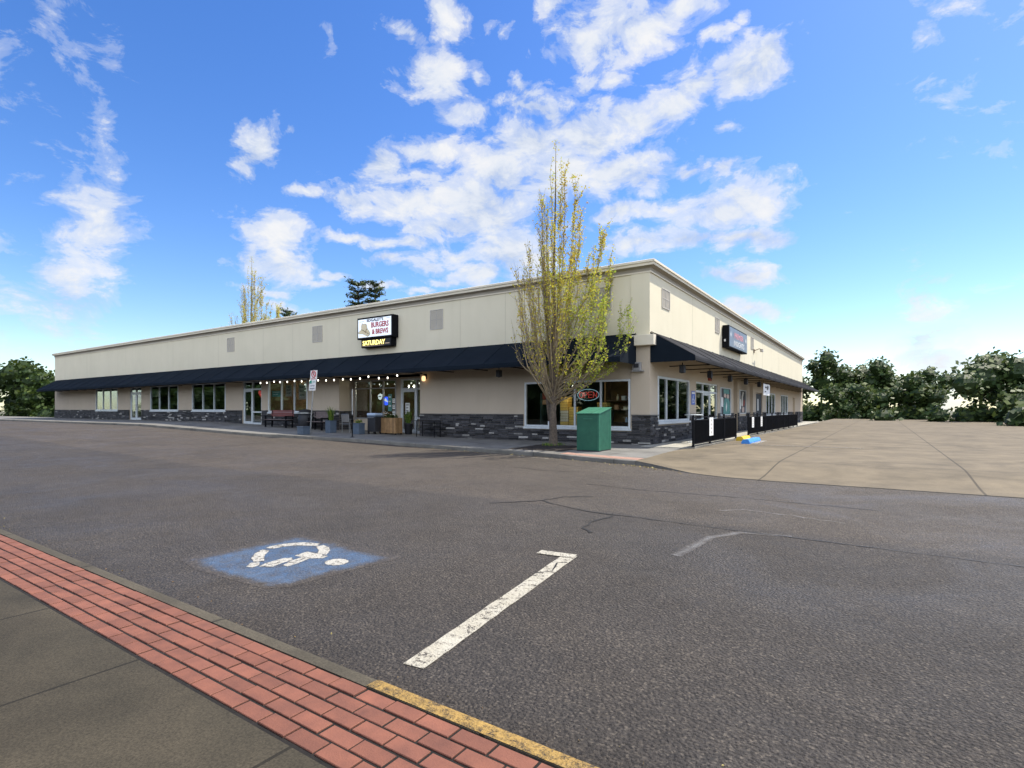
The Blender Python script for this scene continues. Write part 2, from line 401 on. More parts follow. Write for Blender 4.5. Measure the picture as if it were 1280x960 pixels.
def sheet(xs, yrows, zf, name, m):
    """grid; yrows(x) -> list of y"""
    b = MB(); cols = []
    for x in xs:
        k = len(b.v); ys = yrows(x); b.v += [(x, y, zf(x, y)) for y in ys]; cols.append((k, len(ys)))
    for (k0, n), (k1, _) in zip(cols, cols[1:]):
        for j in range(n - 1):
            b.f.append((k0 + j, k1 + j, k1 + j + 1, k0 + j + 1)); b.m.append(0); b.r.append(.5)
    return b.build(name, m)
XS = [-90, -60, -45, -35, -30] + [-29 + i for i in range(30)] + [1.56 + .5 * i for i in range(20)] + [15, 25, 45, 75]
struct(sheet(XS, lambda x: [-17.22, -16, -15, -14, -13, -12, -11, -9.5, -8, -6, -4, -1], zroad, 'road', MA['asphalt']))

def sweep_x(b, xs, prof):
    """prof(x) -> list of (y, z); surface swept along x with end caps"""
    rows = []
    for x in xs:
        k = len(b.v); p = prof(x); b.v += [(x, y, z) for y, z in p]; rows.append((k, len(p)))
    for (k0, n), (k1, _) in zip(rows, rows[1:]):
        for j in range(n - 1):
            b.f.append((k0 + j, k1 + j, k1 + j + 1, k0 + j + 1)); b.m.append(b.mi); b.r.append(b.rnd)
    for k, n in (rows[0], rows[-1]):
        b.f.append(tuple(k + j for j in range(n))); b.m.append(b.mi); b.r.append(b.rnd)
    return b
# far kerb
kx = [-90, -60, -40] + [-30 + .6 * i for i in range(53)] + [1.56]
def far_prof(x):
    y = curb_y(x); z = zs(x, y)
    return [(y - .03, zroad(x, y) - .15), (y - .012, z - .025), (y, z - .006), (y + .018, z + .002), (y + .16, z + .003), (y + .16, z - .3)]
struct(sweep_x(MB(), kx, far_prof).build('kerb', MA['curb']))
struct(sheet([-90, -60, -40, -30] + [-28 + i for i in range(29)] + [1.56], lambda x: [curb_y(x) + .16, -3, -2, -1, 0, 1.0], zs, 'sidewalk', MA['walk']))
# pink paver strip along the corner kerb
b = MB()
for i in range(16):
    x0 = -1.15 + i * .17
    for j in range(3):
        y0 = curb_y(x0 + .08) + .165 + j * .17
        b.rnd = rng.random(); z = zs(x0, y0) + .006
        b.face([(x0, y0, z), (x0 + .162, y0, z), (x0 + .162, y0 + .162, z), (x0, y0 + .162, z)])
struct(b.build('pavement', MA['pink']))
# parking lot and driveway apron, flush kerb
def zlot(x, y):
    t = min(1, max(0, (y - apron_y(x)) / 3.2)); t = t * t * (3 - 2 * t)
    k = min(1, max(0, (x - 1.56) / 1.7)); zb = -.066 * (1 - k) + (zroad(x, -6.5) + .012) * k
    return zb * (1 - t) - .006 * t
lx = [1.56 + .3 * i for i in range(13)] + [5.6, 6.5, 8, 12, 20, 40, 75]
struct(sheet(lx, lambda x: [apron_y(x) + d for d in (0, .5, 1, 1.6, 2.2, 2.8, 3.4)] + [0, 10, 30, 60, 100], zlot, 'parking_pavement', MA['lot']))
b = MB()
for x0, x1 in zip(lx, lx[1:]):
    y0, y1 = apron_y(x0), apron_y(x1)
    b.face([(x0, y0, zlot(x0, y0) - .002), (x1, y1, zlot(x1, y1) - .002), (x1, y1 - .02, zroad(x1, y1) - .1), (x0, y0 - .02, zroad(x0, y0) - .1)])
struct(b.build('driveway_kerb', MA['curb']))
b = MB(); b.box(0, 1.72, -.9, 46, -.1, .012); struct(b.build('side_walkway', MA['walk2']))
b = MB()
for k in range(12): b.box(1.735, 1.87, -.95 + k * .56, -.42 + k * .56, -.05, .05)
for k in range(40): b.box(1.735, 1.87, 7.95 + k * .8, 8.7 + k * .8, -.05, .05)
struct(b.build('fence_kerb', MA['curb'], bevel=.01))
# near kerb, bricks, slab
nx = [-90, -40, -30, -20, -9] + [-8 + i for i in range(26)] + [40, 75]
struct(sweep_x(MB(), nx, lambda x: [(-17.19, -.4 + zx(x)), (-17.2, -.205 + zx(x)), (-17.215, -.187 + zx(x)), (-17.24, -.182 + zx(x)), (-17.305, -.181 + zx(x)), (-17.305, -.4 + zx(x))]).build('near_kerb', MA['curb_old']))
pb = MB(); ed = []
yx = [4.70 + .25 * i for i in range(32)]
pb = sweep_x(pb, yx, lambda x: [(-17.186, -.24), (-17.197, -.203), (-17.213, -.183), (-17.24, -.178), (-17.302, -.177)])
struct(pb.build('kerb_marking', MA['yellow_paint'], edge=[1.0] * len(pb.v)))
b = MB(); P_, W_ = .213, .103
for row in range(5):
    y1 = -17.316 - row * W_
    off = (row % 2) * P_ * .5 + row * .004
    for k in range(-150, 75):
        x0 = k * P_ + off + .047 + rng.uniform(-.002, .002); x1 = x0 + P_ - .013; y0 = y1 - W_ + .0145 + rng.uniform(-.0015, .0015)
        if x0 > 15: continue
        z = -.18 + zx(x0) + rng.uniform(-.004, .002); b.rnd = rng.random(); c = .003
        a = y1 + rng.uniform(-.001, .001)
        T = [(x0 + c, y0 + c, z), (x1 - c, y0 + c, z), (x1 - c, a - c, z), (x0 + c, a - c, z)]
        S = [(x0, y0, z - .003), (x1, y0, z - .003), (x1, a, z - .003), (x0, a, z - .003)]
        Bm = [(p[0], p[1], z - .04) for p in S]
        n = len(b.v); b.v += T + S + Bm
        for q in [(0,1,2,3)] + [(4+i, 4+(i+1)%4, (i+1)%4, i) for i in range(4)] + [(8+i, 8+(i+1)%4, 4+(i+1)%4, 4+i) for i in range(4)]:
            b.f.append(tuple(n + i for i in q)); b.m.append(0); b.r.append(b.rnd)
struct(b.build('brick_pavement', MA['brick']))
def zq(x, y): return zx(x)
struct(sheet([-90, -40, -30, -9, 0, 20, 75], lambda x: [-17.87, -17.3], lambda x, y: -.1885 + zx(x), 'paver_ground', MA['brick_gap']))
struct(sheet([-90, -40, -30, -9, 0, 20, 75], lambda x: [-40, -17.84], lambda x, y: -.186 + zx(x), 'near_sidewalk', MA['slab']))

# ---- markings
def poly_sheet(name, polys, m, dz, step=.12, shrink=.82, rim=0.0):
    b = MB(); ed = []
    for p in polys:
        cx = sum(q[0] for q in p) / len(p); cy = sum(q[1] for q in p) / len(p)
        q = []
        for (x0, y0), (x1, y1) in zip(p, p[1:] + p[:1]):
            n = max(1, int(math.hypot(x1 - x0, y1 - y0) / step))
            for i in range(n): q.append((x0 + (x1 - x0) * i / n, y0 + (y1 - y0) * i / n))
        inner = [(cx + (x - cx) * shrink, cy + (y - cy) * shrink) for x, y in q]
        k = len(b.v); n = len(q)
        for x, y in q: b.v.append((x, y, zroad(x, y) + dz)); ed.append(rim)
        for x, y in inner: b.v.append((x, y, zroad(x, y) + dz)); ed.append(1.0)
        b.v.append((cx, cy, zroad(cx, cy) + dz)); ed.append(1.0)
        for i in range(n):
            j = (i + 1) % n
            b.f.append((k + i, k + j, k + n + j, k + n + i)); b.m.append(0); b.r.append(.5)
            b.f.append((k + n + i, k + n + j, k + 2 * n)); b.m.append(0); b.r.append(.5)
    return b.build(name, m, edge=ed)
def strip_sheet(name, strips, m, dz, edgeval=1.0):
    b = MB(); ed = []
    for pts, w in strips:
        fine = []
        for (x0, y0), (x1, y1) in zip(pts, pts[1:]):
            n = max(1, int(math.hypot(x1 - x0, y1 - y0) / .1))
            for i in range(n): fine.append((x0 + (x1 - x0) * i / n, y0 + (y1 - y0) * i / n))
        fine.append(pts[-1]); prev = None
        for i, (x, y) in enumerate(fine):
            a = fine[max(i - 1, 0)]; c = fine[min(i + 1, len(fine) - 1)]
            d = Vector((c[0] - a[0], c[1] - a[1])).normalized(); nn = Vector((-d.y, d.x))
            jx = rng.uniform(-1, 1) * w * .5 if w < .1 else rng.uniform(-.004, .004)
            hw = w * (.5 if w >= .1 else .5 * rng.uniform(.35, 1.1))
            k = len(b.v)
            for s_ in (-1, 0, 1):
                px, py = x + nn.x * (hw * s_ + jx), y + nn.y * (hw * s_ + jx)
                b.v.append((px, py, zroad(px, py) + dz)); ed.append(edgeval if s_ == 0 or w > .1 and edgeval == 1 else edgeval * .5)
            if prev is not None:
                for q in (0, 1): b.f.append((prev + q, k + q, k + q + 1, prev + q + 1)); b.m.append(0); b.r.append(.5)
            prev = k
    return b.build(name, m, edge=ed)
struct(strip_sheet('road_marking', [([(4.605, -16.85), (4.275, -14.2)], .155)], MA['white_paint'], .005))
struct(strip_sheet('road_marking', [([(4.34, -14.21), (3.93, -14.25)], .13)], MA['white_paint'], .009))
struct(poly_sheet('parking_symbol_ground', [[(.98, -15.16), (1.68, -15.13), (2.84, -15.16), (2.76, -15.6), (2.68, -16.09), (2.66, -16.38), (2.5, -16.53), (2.0, -16.56), (1.4, -16.58), (.9, -16.5), (.94, -15.9)]], MA['blue_paint'], .002, .1, .76))
SYM = [[(1.26, -15.72), (1.24, -15.64), (1.28, -15.51), (1.39, -15.38), (1.6, -15.31), (1.64, -15.39), (1.48, -15.47), (1.38, -15.57), (1.35, -15.71)],
       [(1.7, -15.41), (1.71, -15.33), (1.83, -15.35), (1.94, -15.42), (2.04, -15.54), (1.94, -15.57), (1.84, -15.48)],
       [(1.8, -15.6), (1.97, -15.58), (2.11, -15.59), (2.13, -15.66), (2.04, -15.72), (1.92, -15.74), (1.82, -15.75)],
       [(1.93, -15.77), (2.03, -15.74), (2.07, -15.9), (2.08, -16.02), (2.01, -16.02), (1.95, -15.9)],
       [(1.8, -16.07), (1.8, -15.89), (1.85, -15.84), (1.92, -15.87), (1.93, -15.99), (1.96, -16.1), (1.85, -16.17)],
       [(1.36, -15.93), (1.3, -15.82), (1.39, -15.8), (1.53, -15.94), (1.69, -16.04), (1.64, -16.11), (1.5, -16.06)],
       [(1.66, -16.16), (1.72, -16.11), (1.8, -16.16), (1.82, -16.24), (1.74, -16.25)],
       [(2.38 + .115 * math.cos(t * .524), -15.67 + .1 * math.sin(t * .524)) for t in range(12)]]
struct(poly_sheet('parking_marking', [[(sum(q[0] for q in p) / len(p) * -.13 + x * 1.13, sum(q[1] for q in p) / len(p) * -.13 + y * 1.13) for x, y in p] for p in SYM], MA['symbol_paint'], .004, .05, .9, .7))
struct(strip_sheet('road_marking', [([(-3.9, -4.75), (-2.3, -4.95), (-.95, -5.25)], .09)], MA['symbol_paint'], .005))
struct(strip_sheet('cracked_road_surface', [([(1.75, -12.2), (2.35, -11.55), (2.47, -11.05), (2.9, -10.75)], .045),
    ([(2.35, -11.55), (2.75, -11.75), (3.45, -11.97), (3.96, -11.99)], .045), ([(3.85, -12.1), (3.75, -12.6), (3.82, -13.0), (4.02, -13.15)], .05),
    ([(3.96, -11.99), (4.9, -12.05), (5.9, -12.1), (8.5, -12.2)], .025), ([(2.1, -9.4), (3.2, -9.6), (4.8, -9.5), (7, -9.6)], .03),
    ([(4.29, -14.9), (4.38, -14.75), (4.30, -14.5), (4.36, -14.42)], .02),
    ([(-.9, -7.6), (.2, -7.9), (1.0, -7.7)], .03), ([(-.2, -6.4), (.5, -6.6), (.9, -6.5)], .025)], MA['crack'], .006))
struct(strip_sheet('stained_road_surface', [([(5.2, -13.6), (5.25, -13.1), (5.3, -12.6), (5.55, -12.15), (6.1, -12.05)], .13),
    ([(5.0, -10.9), (5.3, -10.6), (5.9, -10.7), (6.6, -10.9)], .08)], MA['scuff'], .002, .9))

# ------------------------------------------------------------------ the building
BLD = thing('commercial_building', 'long single-storey cream stucco shop building with dark stone base and dark awnings', 'building', (0, 0, 0))
def bpart(b, name, mats, parent=None, **k): return b.build(name, mats, parent or BLD, **k)
def cells(a0, a1, z0, z1, holes):
    A = sorted({a0, a1, *[min(max(h[i], a0), a1) for h in holes for i in (0, 1)]}); Z = sorted({z0, z1, *[min(max(h[i], z0), z1) for h in holes for i in (2, 3)]})
    for p, q in zip(A, A[1:]):
        for r, s in zip(Z, Z[1:]):
            if q - p < 1e-6 or s - r < 1e-6: continue
            ca, cz = (p + q) / 2, (r + s) / 2
            if not any(h[0] < ca < h[1] and h[2] < cz < h[3] for h in holes): yield p, q, r, s
def LF(a, z, d): return (a, d, z)          # left facade: a = x, d = depth behind the face
def RF(a, z, d): return (-d, a, z)         # right facade: a = y
def wall(b, F, a0, a1, z0, z1, holes, flip=False):
    for p, q, r, s in cells(a0, a1, z0, z1, holes):
        P = [F(p, r, 0), F(q, r, 0), F(q, s, 0), F(p, s, 0)]; b.face(P)
    for h in holes:
        l, r_, lo, hi = max(h[0], a0), min(h[1], a1), max(h[2], z0), min(h[3], z1)
        if r_ <= l or hi <= lo: continue
        d = h[4]
        b.face([F(l, lo, 0), F(l, lo, d), F(l, hi, d), F(l, hi, 0)])
        b.face([F(r_, lo, 0), F(r_, hi, 0), F(r_, hi, d), F(r_, lo, d)])
        if h[3] <= z1: b.face([F(l, hi, 0), F(l, hi, d), F(r_, hi, d), F(r_, hi, 0)])
        if h[2] >= z0: b.face([F(l, lo, 0), F(r_, lo, 0), F(r_, lo, d), F(l, lo, d)])
XL, YR = -60, 46
REC = (-17.34, -11.39, -.3, 2.95, .95)
LH = [(-5.41, -.75, .584, 2.42, .14), REC, (-23.95, -20.1, 1.12, 3.06, .14), (-26.75, -24.7, .33, 3.06, .2),
      (-33.2, -28.8, 1.2, 3.06, .14), (-39.6, -35.2, 1.2, 3.06, .14), (-43.2, -41.2, .42, 3.06, .2), (-50, -45.5, 1.2, 3.06, .14)]
RH = [(.81, 4.82, .81, 2.55, .14), (5.95, 9.87, .02, 2.56, .16), (10.38, 12.75, .97, 2.45, .1), (13.5, 14.57, -.1, 3.05, .4), (15.0, 16.85, 1.03, 2.45, .1),
      (18.07, 19.2, -.1, 3.0, .4), (20.2, 22.57, .02, 2.42, .18), (24, 28, .9, 2.5, .14), (31, 35, .9, 2.5, .14), (38, 40, .02, 2.4, .18)]
ZT = 6.34
b = MB(); b.mi = 0
wall(b, LF, XL, 0, 4.0, ZT, []); wall(b, RF, 0, YR, 4.0, ZT, [])
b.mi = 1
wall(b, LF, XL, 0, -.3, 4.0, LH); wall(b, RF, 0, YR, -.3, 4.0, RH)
b.mi = 0
b.face([(XL, 0, -.3), (XL, 12, -.3), (XL, 12, ZT), (XL, 0, ZT)]); b.face([(XL, 12, -.3), (-14, 12, -.3), (-14, 12, ZT), (XL, 12, ZT)])
b.face([(-14, 12, -.3), (-14, YR, -.3), (-14, YR, ZT), (-14, 12, ZT)]); b.face([(-14, YR, -.3), (0, YR, -.3), (0, YR, ZT), (-14, YR, ZT)])
# corner pier, a shade proud of the left wall
b.box(-.72, -.001, -.03, .0, 3.99, ZT - .06); b.mi = 1; b.box(-.72, -.001, -.03, 0, 1.1, 3.99)
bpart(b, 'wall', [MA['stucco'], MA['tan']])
for x in (-6.4, -8.9, -14.6, -17.34, -21.5, -24.5, -29.7, -36, -44, -52): b = MB(); b.box(x - .008, x + .008, -.004, .003, 4.1, ZT - .05); bpart(b, 'control_joint', MA['joint'])
for y in (5.4, 13.0, 16.4, 22.6, 30): b = MB(); b.box(-.003, .004, y - .008, y + .008, 4.1, ZT - .05); bpart(b, 'control_joint', MA['joint'])
# roof and cornice
b = MB(); b.box(XL, -.02, .02, 11.98, 6.2, 6.4); b.box(-13.98, -.02, 12, YR - .02, 6.2, 6.4); bpart(b, 'roof', MA['roof'])
b = MB()
prof = [(.0, 6.285), (.045, 6.285), (.045, 6.335), (.02, 6.34), (.035, 6.45), (.13, 6.5), (.21, 6.505), (.21, 6.60), (.25, 6.61), (.25, 6.69), (.21, 6.71), (-.35, 6.71), (-.35, 6.2)]
n = len(prof)
A = [(XL, -d, z) for d, z in prof]; Bc = [(d, -d, z) for d, z in prof]; Cc = [(d, YR, z) for d, z in prof]
k = len(b.v); b.v += A + Bc + Cc
for i in range(n - 1):
    b.mi = 1 if i in (2, 3, 4, 5) else 0  # frieze and soffit coloured darker to carry the shade under the lip
    b.f.append((k + i, k + n + i, k + n + i + 1, k + i + 1)); b.m.append(b.mi); b.r.append(.5)
    b.f.append((k + n + i, k + 2 * n + i, k + 2 * n + i + 1, k + n + i + 1)); b.m.append(b.mi); b.r.append(.5)
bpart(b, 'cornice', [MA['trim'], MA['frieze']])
# beam block round the corner pier
b = MB(); b.box(-.62, .22, -.25, .16, 3.62, 4.0); bpart(b, 'corner_block', MA['trim'], bevel=.012)
# ledgestone base
def ledge(F, a0, a1, top, holes, zb, b):
    z = -.25
    while z < top - .01:
        h = min(rng.choice((.05, .065, .08, .1)), top - z)
        segs = [(a0, a1)]
        for H in holes:
            if H[2] < z + h - .01 and H[3] > z + .005:
                nx_ = []
                for s, e in segs:
                    if H[1] <= s or H[0] >= e: nx_.append((s, e)); continue
                    if H[0] > s: nx_.append((s, H[0]))
                    if H[1] < e: nx_.append((H[1], e))
                segs = nx_
        for s, e in segs:
            p = s
            while p < e - .001:
                L_ = rng.uniform(.14, .55); q = min(e, p + L_)
                if e - q < .08: q = e
                d = rng.uniform(.022, .06); t = rng.random(); b.rnd = t
                b.mi = 1 if rng.random() < .06 else 0
                g = .004
                P = [F(p + g, z + g, -d), F(q - g, z + g, -d), F(q - g, z + h - g, -d), F(p + g, z + h - g, -d)]
                Q = [F(p + g, z + g, 0), F(q - g, z + g, 0), F(q - g, z + h - g, 0), F(p + g, z + h - g, 0)]
                kk = len(b.v); b.v += [tuple(v) for v in P + Q]
                for f in ((0, 1, 2, 3), (0, 4, 5, 1), (1, 5, 6, 2), (2, 6, 7, 3), (3, 7, 4, 0)):
                    b.f.append(tuple(kk + i for i in f)); b.m.append(b.mi); b.r.append(t)
                p = q
        z += h
b = MB()
wide = [(h[0] - .06, h[1] + .06, h[2] - .09, h[3]) for h in LH]
wide[1] = (REC[0], REC[1], -9, 9)
ledge(LF, -11.39, .03, 1.06, wide, 0, b); ledge(LF, -30, -17.34, 1.2, wide, 0, b); ledge(LF, -60, -30, 1.25, wide, 0, b)
wr = [(h[0] - .06, h[1] + .06, h[2] - .09, h[3]) for h in RH]
for i in (3, 5): wr[i] = RH[i][:4]
ledge(RF, -.03, YR, 1.06, wr, 0, b)
ledge(lambda a, z, d: (-17.34 - d, a, z), 0.0, .93, 1.2, [], 0, b)       # left cheek of the entrance recess
b.mi = 2
for s, e in ((-11.39, -5.47), (-.69, .07)): b.box(s, e, -.075, -.001, 1.06, 1.095)
for s, e in ((-20.04, -17.34), (-24.64, -24.01), (-28.74, -26.81)): b.box(s, e, -.075, -.001, 1.2, 1.235)
for s, e in ((-.07, .75), (4.88, 5.89), (9.93, 10.32), (12.81, 13.5), (14.57, 14.94), (16.91, 18.07), (19.2, 20.14), (22.63, 23.94)): b.box(.001, .075, s, e, 1.06, 1.095)
bpart(b, 'stone_base', [MA['stone'], MA['stone_pale'], MA['stone_cap']])

# windows
def window(F, a0, a1, z0, z1, mull, fr, gl, fw=.06, proud=.03, rails=(), sill=True, dpt=.07, name='window'):
    b = MB()
    def bx(p, q, r, s, d0, d1):
        P = [F(x, z, d) for d in (d0, d1) for x, z in ((p, r), (q, r), (q, s), (p, s))]
        kk = len(b.v); b.v += P
        for f in ((0, 1, 2, 3), (4, 7, 6, 5), (0, 4, 5, 1), (1, 5, 6, 2), (2, 6, 7, 3), (3, 7, 4, 0)):
            b.f.append(tuple(kk + i for i in f)); b.m.append(b.mi); b.r.append(.5)
    bx(a0, a0 + fw, z0, z1, -proud, dpt); bx(a1 - fw, a1, z0, z1, -proud, dpt)
    bx(a0 + fw, a1 - fw, z1 - fw, z1, -proud, dpt); bx(a0 + fw, a1 - fw, z0, z0 + fw, -proud, dpt)
    for m_ in mull: bx(m_ - fw * .45, m_ + fw * .45, z0 + fw, z1 - fw, -proud + .004, dpt - .003)
    for (p, q, z) in rails: bx(p, q, z - fw * .4, z + fw * .4, -proud + .007, dpt - .006)
    w = bpart(b, name, fr, bevel=.004)
    b = MB(); xs = [a0 + fw * .5] + list(mull) + [a1 - fw * .5]
    for p, q in zip(xs, xs[1:]): bx(p, q, z0 + fw * .5, z1 - fw * .5, .018, .026)
    b.build('pane', gl, w)
    if sill:
        b = MB(); bx(a0 - .04, a1 + .04, z0 - .085, z0 - .003, -proud - .05, .05); b.build('sill', fr, w, bevel=.004)
    return w
W1 = window(LF, -5.41, -.75, .584, 2.42, [-4.249, -3.064, -1.947], MA['frame'], MA['glass'], .075)
window(LF, -23.95, -20.1, 1.12, 3.06, [-22.6, -21.345], MA['frame'], MA['glass'], .08)
for (p, q) in ((-33.2, -28.8), (-39.6, -35.2), (-50, -45.5)): window(LF, p, q, 1.2, 3.06, [p + (q - p) / 3, p + (q - p) * 2 / 3], MA['frame'], MA['glass'], .08)
window(RF, .81, 4.82, .81, 2.55, [1.824, 3.241], MA['frame'], MA['glass_r'], .085, dpt=.1)
window(RF, 24, 28, .9, 2.5, [25.3, 26.6], MA['frame'], MA['glass_r'], .08); window(RF, 31, 35, .9, 2.5, [32.3, 33.6], MA['frame'], MA['glass_r'], .08)
# entrance recess: storefront bays and door
def RB(a, z, d): return (a, .95 + d, z)
zf = .1
b = MB(); b.mi = 0
wall(b, RB, -17.34, -11.39, -.3, 2.95, [(-17.2, -13.98, .78, 2.86, .1), (-13.62, -11.39, zf, 2.86, .1)])
b.box(-17.34, -11.39, 0, .95, 2.95, 3.0)
bpart(b, 'entrance_wall', MA['tan'])
window(RB, -17.2, -13.98, .78, 2.86, [-15.95, -14.95], MA['frame_grey'], MA['glass'], .06, rails=[(-17.2, -13.98, 2.42)], sill=False)
def glass_door(F, a0, a1, z0, z1, fr, gl, hside=1, trans=None):
    b = MB()
    def bx(bb, p, q, r, s, d0, d1):
        P = [F(x, z, d) for d in (d0, d1) for x, z in ((p, r), (q, r), (q, s), (p, s))]
        kk = len(bb.v); bb.v += P
        for f in ((0, 1, 2, 3), (4, 7, 6, 5), (0, 4, 5, 1), (1, 5, 6, 2), (2, 6, 7, 3), (3, 7, 4, 0)):
            bb.f.append(tuple(kk + i for i in f)); bb.m.append(0); bb.r.append(.5)
    w = .1
    bx(b, a0, a0 + w, z0, z1, -.01, .05); bx(b, a1 - w, a1, z0, z1, -.01, .05); bx(b, a0 + w, a1 - w, z1 - w, z1, -.01, .05)
    bx(b, a0 + w, a1 - w, z0, z0 + .2, -.01, .05)
    d = bpart(b, 'door', fr, bevel=.004)
    b = MB(); bx(b, a0 + w, a1 - w, z0 + .2, z1 - w, .015, .023); b.build('pane', gl, d)
    b = MB(); hx = a1 - .06 if hside > 0 else a0 + .06
    b.tube([F(hx, z0 + .85, -.01), F(hx, z0 + .85, -.06), F(hx, z0 + 1.25, -.06), F(hx, z0 + 1.25, -.01)], .014, 6); b.build('handle', MA['metal'], d)
    return d
def door_frame(F, a0, a1, z0, z1, mull, rail, fr, gl, gaps):
    """frame round a doorway: jambs, mullions, transom, and fixed lights listed in gaps"""
    w = window(F, a0, a1, z0 - .07, z1, mull, fr, gl, .07, sill=False, rails=[(a0, a1, rail)] + gaps, name='door_frame')
    return w
def entrance(F, a0, a1, z0, z1, doors, fr, gl, rail, lights):
    b = MB()
    def bx(bb, p, q, r, s, d0, d1):
        P = [F(x, z, d) for d in (d0, d1) for x, z in ((p, r), (q, r), (q, s), (p, s))]
        kk = len(bb.v); bb.v += P
        for f in ((0, 1, 2, 3), (4, 7, 6, 5), (0, 4, 5, 1), (1, 5, 6, 2), (2, 6, 7, 3), (3, 7, 4, 0)):
            bb.f.append(tuple(kk + i for i in f)); bb.m.append(0); bb.r.append(.5)
    w = .08; edges = sorted({a0, a1, *[x for d in doors for x in d], *[x for l in lights for x in l]})
    for e in edges:
        lo, hi = (e, e + w) if e == a0 else ((e - w, e) if e == a1 else (e - w / 2, e + w / 2))
        bx(b, lo, hi, z0, z1, -.03, .08)
    bx(b, a0 + w, a1 - w, z1 - w, z1, -.027, .077); bx(b, a0 + w, a1 - w, rail - .05, rail + .05, -.026, .075)
    for p, q in lights:
        bx(b, p + w / 2, q - w / 2, z0, z0 + .14, -.024, .07); bx(b, p + w / 2, q - w / 2, z0 + .75, z0 + .83, -.024, .07)
    f = bpart(b, 'door_frame', fr, bevel=.004)
    b = MB()
    for p, q in zip(edges, edges[1:]): bx(b, p + w / 2, q - w / 2, rail + .05, z1 - w, .02, .028)
    for p, q in lights: bx(b, p + w / 2, q - w / 2, z0 + .14, rail - .05, .02, .028)
    b.build('pane', gl, f)
    for i, (p, q) in enumerate(doors): glass_door(F, p + w / 2 + .004, q - w / 2 - .004, z0 + .01, rail - .055, fr, gl, 1 if i == 0 else -1)
entrance(RB, -13.62, -11.45, zf - .04, 2.86, [(-13.62, -12.52)], MA['frame'], MA['glass'], 2.34, [(-12.52, -11.45)])
entrance(lambda a, z, d: (a, d + .06, z), -26.75, -24.7, .33, 3.06, [(-26.75, -25.75)], MA['frame'], MA['glass'], 2.55, [(-25.75, -24.7)])
entrance(lambda a, z, d: (a, d + .06, z), -43.2, -41.2, .42, 3.06, [(-43.2, -42.2), (-42.2, -41.2)], MA['frame'], MA['glass'], 2.6, [])
entrance(lambda a, z, d: (-d - .06, a, z), 5.95, 9.87, .02, 2.56, [(7.25, 8.55)], MA['frame'], MA['glass_r'], 2.12, [(5.95, 7.25), (8.55, 9.87)])
# dark side door
b = MB(); b.box(-.1, -.05, 20.28, 22.49, .02, 2.34); dd = bpart(b, 'door', MA['black_matt'], bevel=.01); dd['label'] = 'dark solid side door with narrow light'
b = MB(); b.box(-.052, -.044, 21.0, 21.35, 1.2, 2.0); b.build('pane', MA['paper'], dd)
b = MB(); b.tube([(-.05, 22.3, 1.0), (-.0, 22.3, 1.0), (-.0, 22.15, 1.0)], .015); b.build('handle', MA['metal'], dd)
for p, q, z0, z1, xx in ((13.5, 14.57, -.1, 3.05, -.4), (18.07, 19.2, -.1, 3.0, -.4), (20.2, 22.57, 0, 2.42, -.18), (38, 40, 0, 2.42, -.18)):
    b = MB(); b.face([(xx, p, z0), (xx, q, z0), (xx, q, z1), (xx, p, z1)]); bpart(b, 'wall_recess', MA['tan'])
# interiors
def room(x0, x1, y0, y1, z0, z1, mi, more=()):
    b = MB(); b.mi = mi
    for f in more: b.face(f)
    b.face([(x0, y1, z0), (x1, y1, z0), (x1, y1, z1), (x0, y1, z1)]); b.face([(x0, y0, z0), (x0, y1, z0), (x0, y1, z1), (x0, y0, z1)])
    b.face([(x1, y0, z0), (x1, y1, z0), (x1, y1, z1), (x1, y0, z1)]); b.face([(x0, y0, z1), (x1, y0, z1), (x1, y1, z1), (x0, y1, z1)])
    b.mi = 3; b.face([(x0, y0, z0), (x1, y0, z0), (x1, y1, z0), (x0, y1, z0)])
    bpart(b, 'interior', [MA['inside'], MA['inside_brown'], MA['inside_teal'], MA['floor']])
room(-7.4, -.16, .16, 5.4, .02, 3.1, 2); room(-24.2, -7.5, 1.1, 7.5, .08, 3.1, 1, ([(-24.2, .16, .5), (-24.2, 1.1, .5), (-24.2, 1.1, 3.1), (-24.2, .16, 3.1)], [(-19.9, .16, .5), (-19.9, 1.1, .5), (-19.9, 1.1, 3.1), (-19.9, .16, 3.1)],
    [(-24.2, .16, 3.1), (-19.9, .16, 3.1), (-19.9, 1.1, 3.1), (-24.2, 1.1, 3.1)], [(-24.2, .16, .9), (-19.9, .16, .9), (-19.9, 1.1, .9), (-24.2, 1.1, .9)])); room(-28, -24.25, .2, 7, .3, 3.15, 0)
room(-60, -28.1, .2, 6, .4, 3.15, 0); room(-6, -.2, 5.5, 10.1, .02, 3.1, 0); room(-6, -.2, 23.5, 36, .02, 3.1, 0)
b = MB(); b.box(-5.5, -.6, .17, .95, .5, .56); bpart(b, 'display_shelf', MA['inside_teal'])

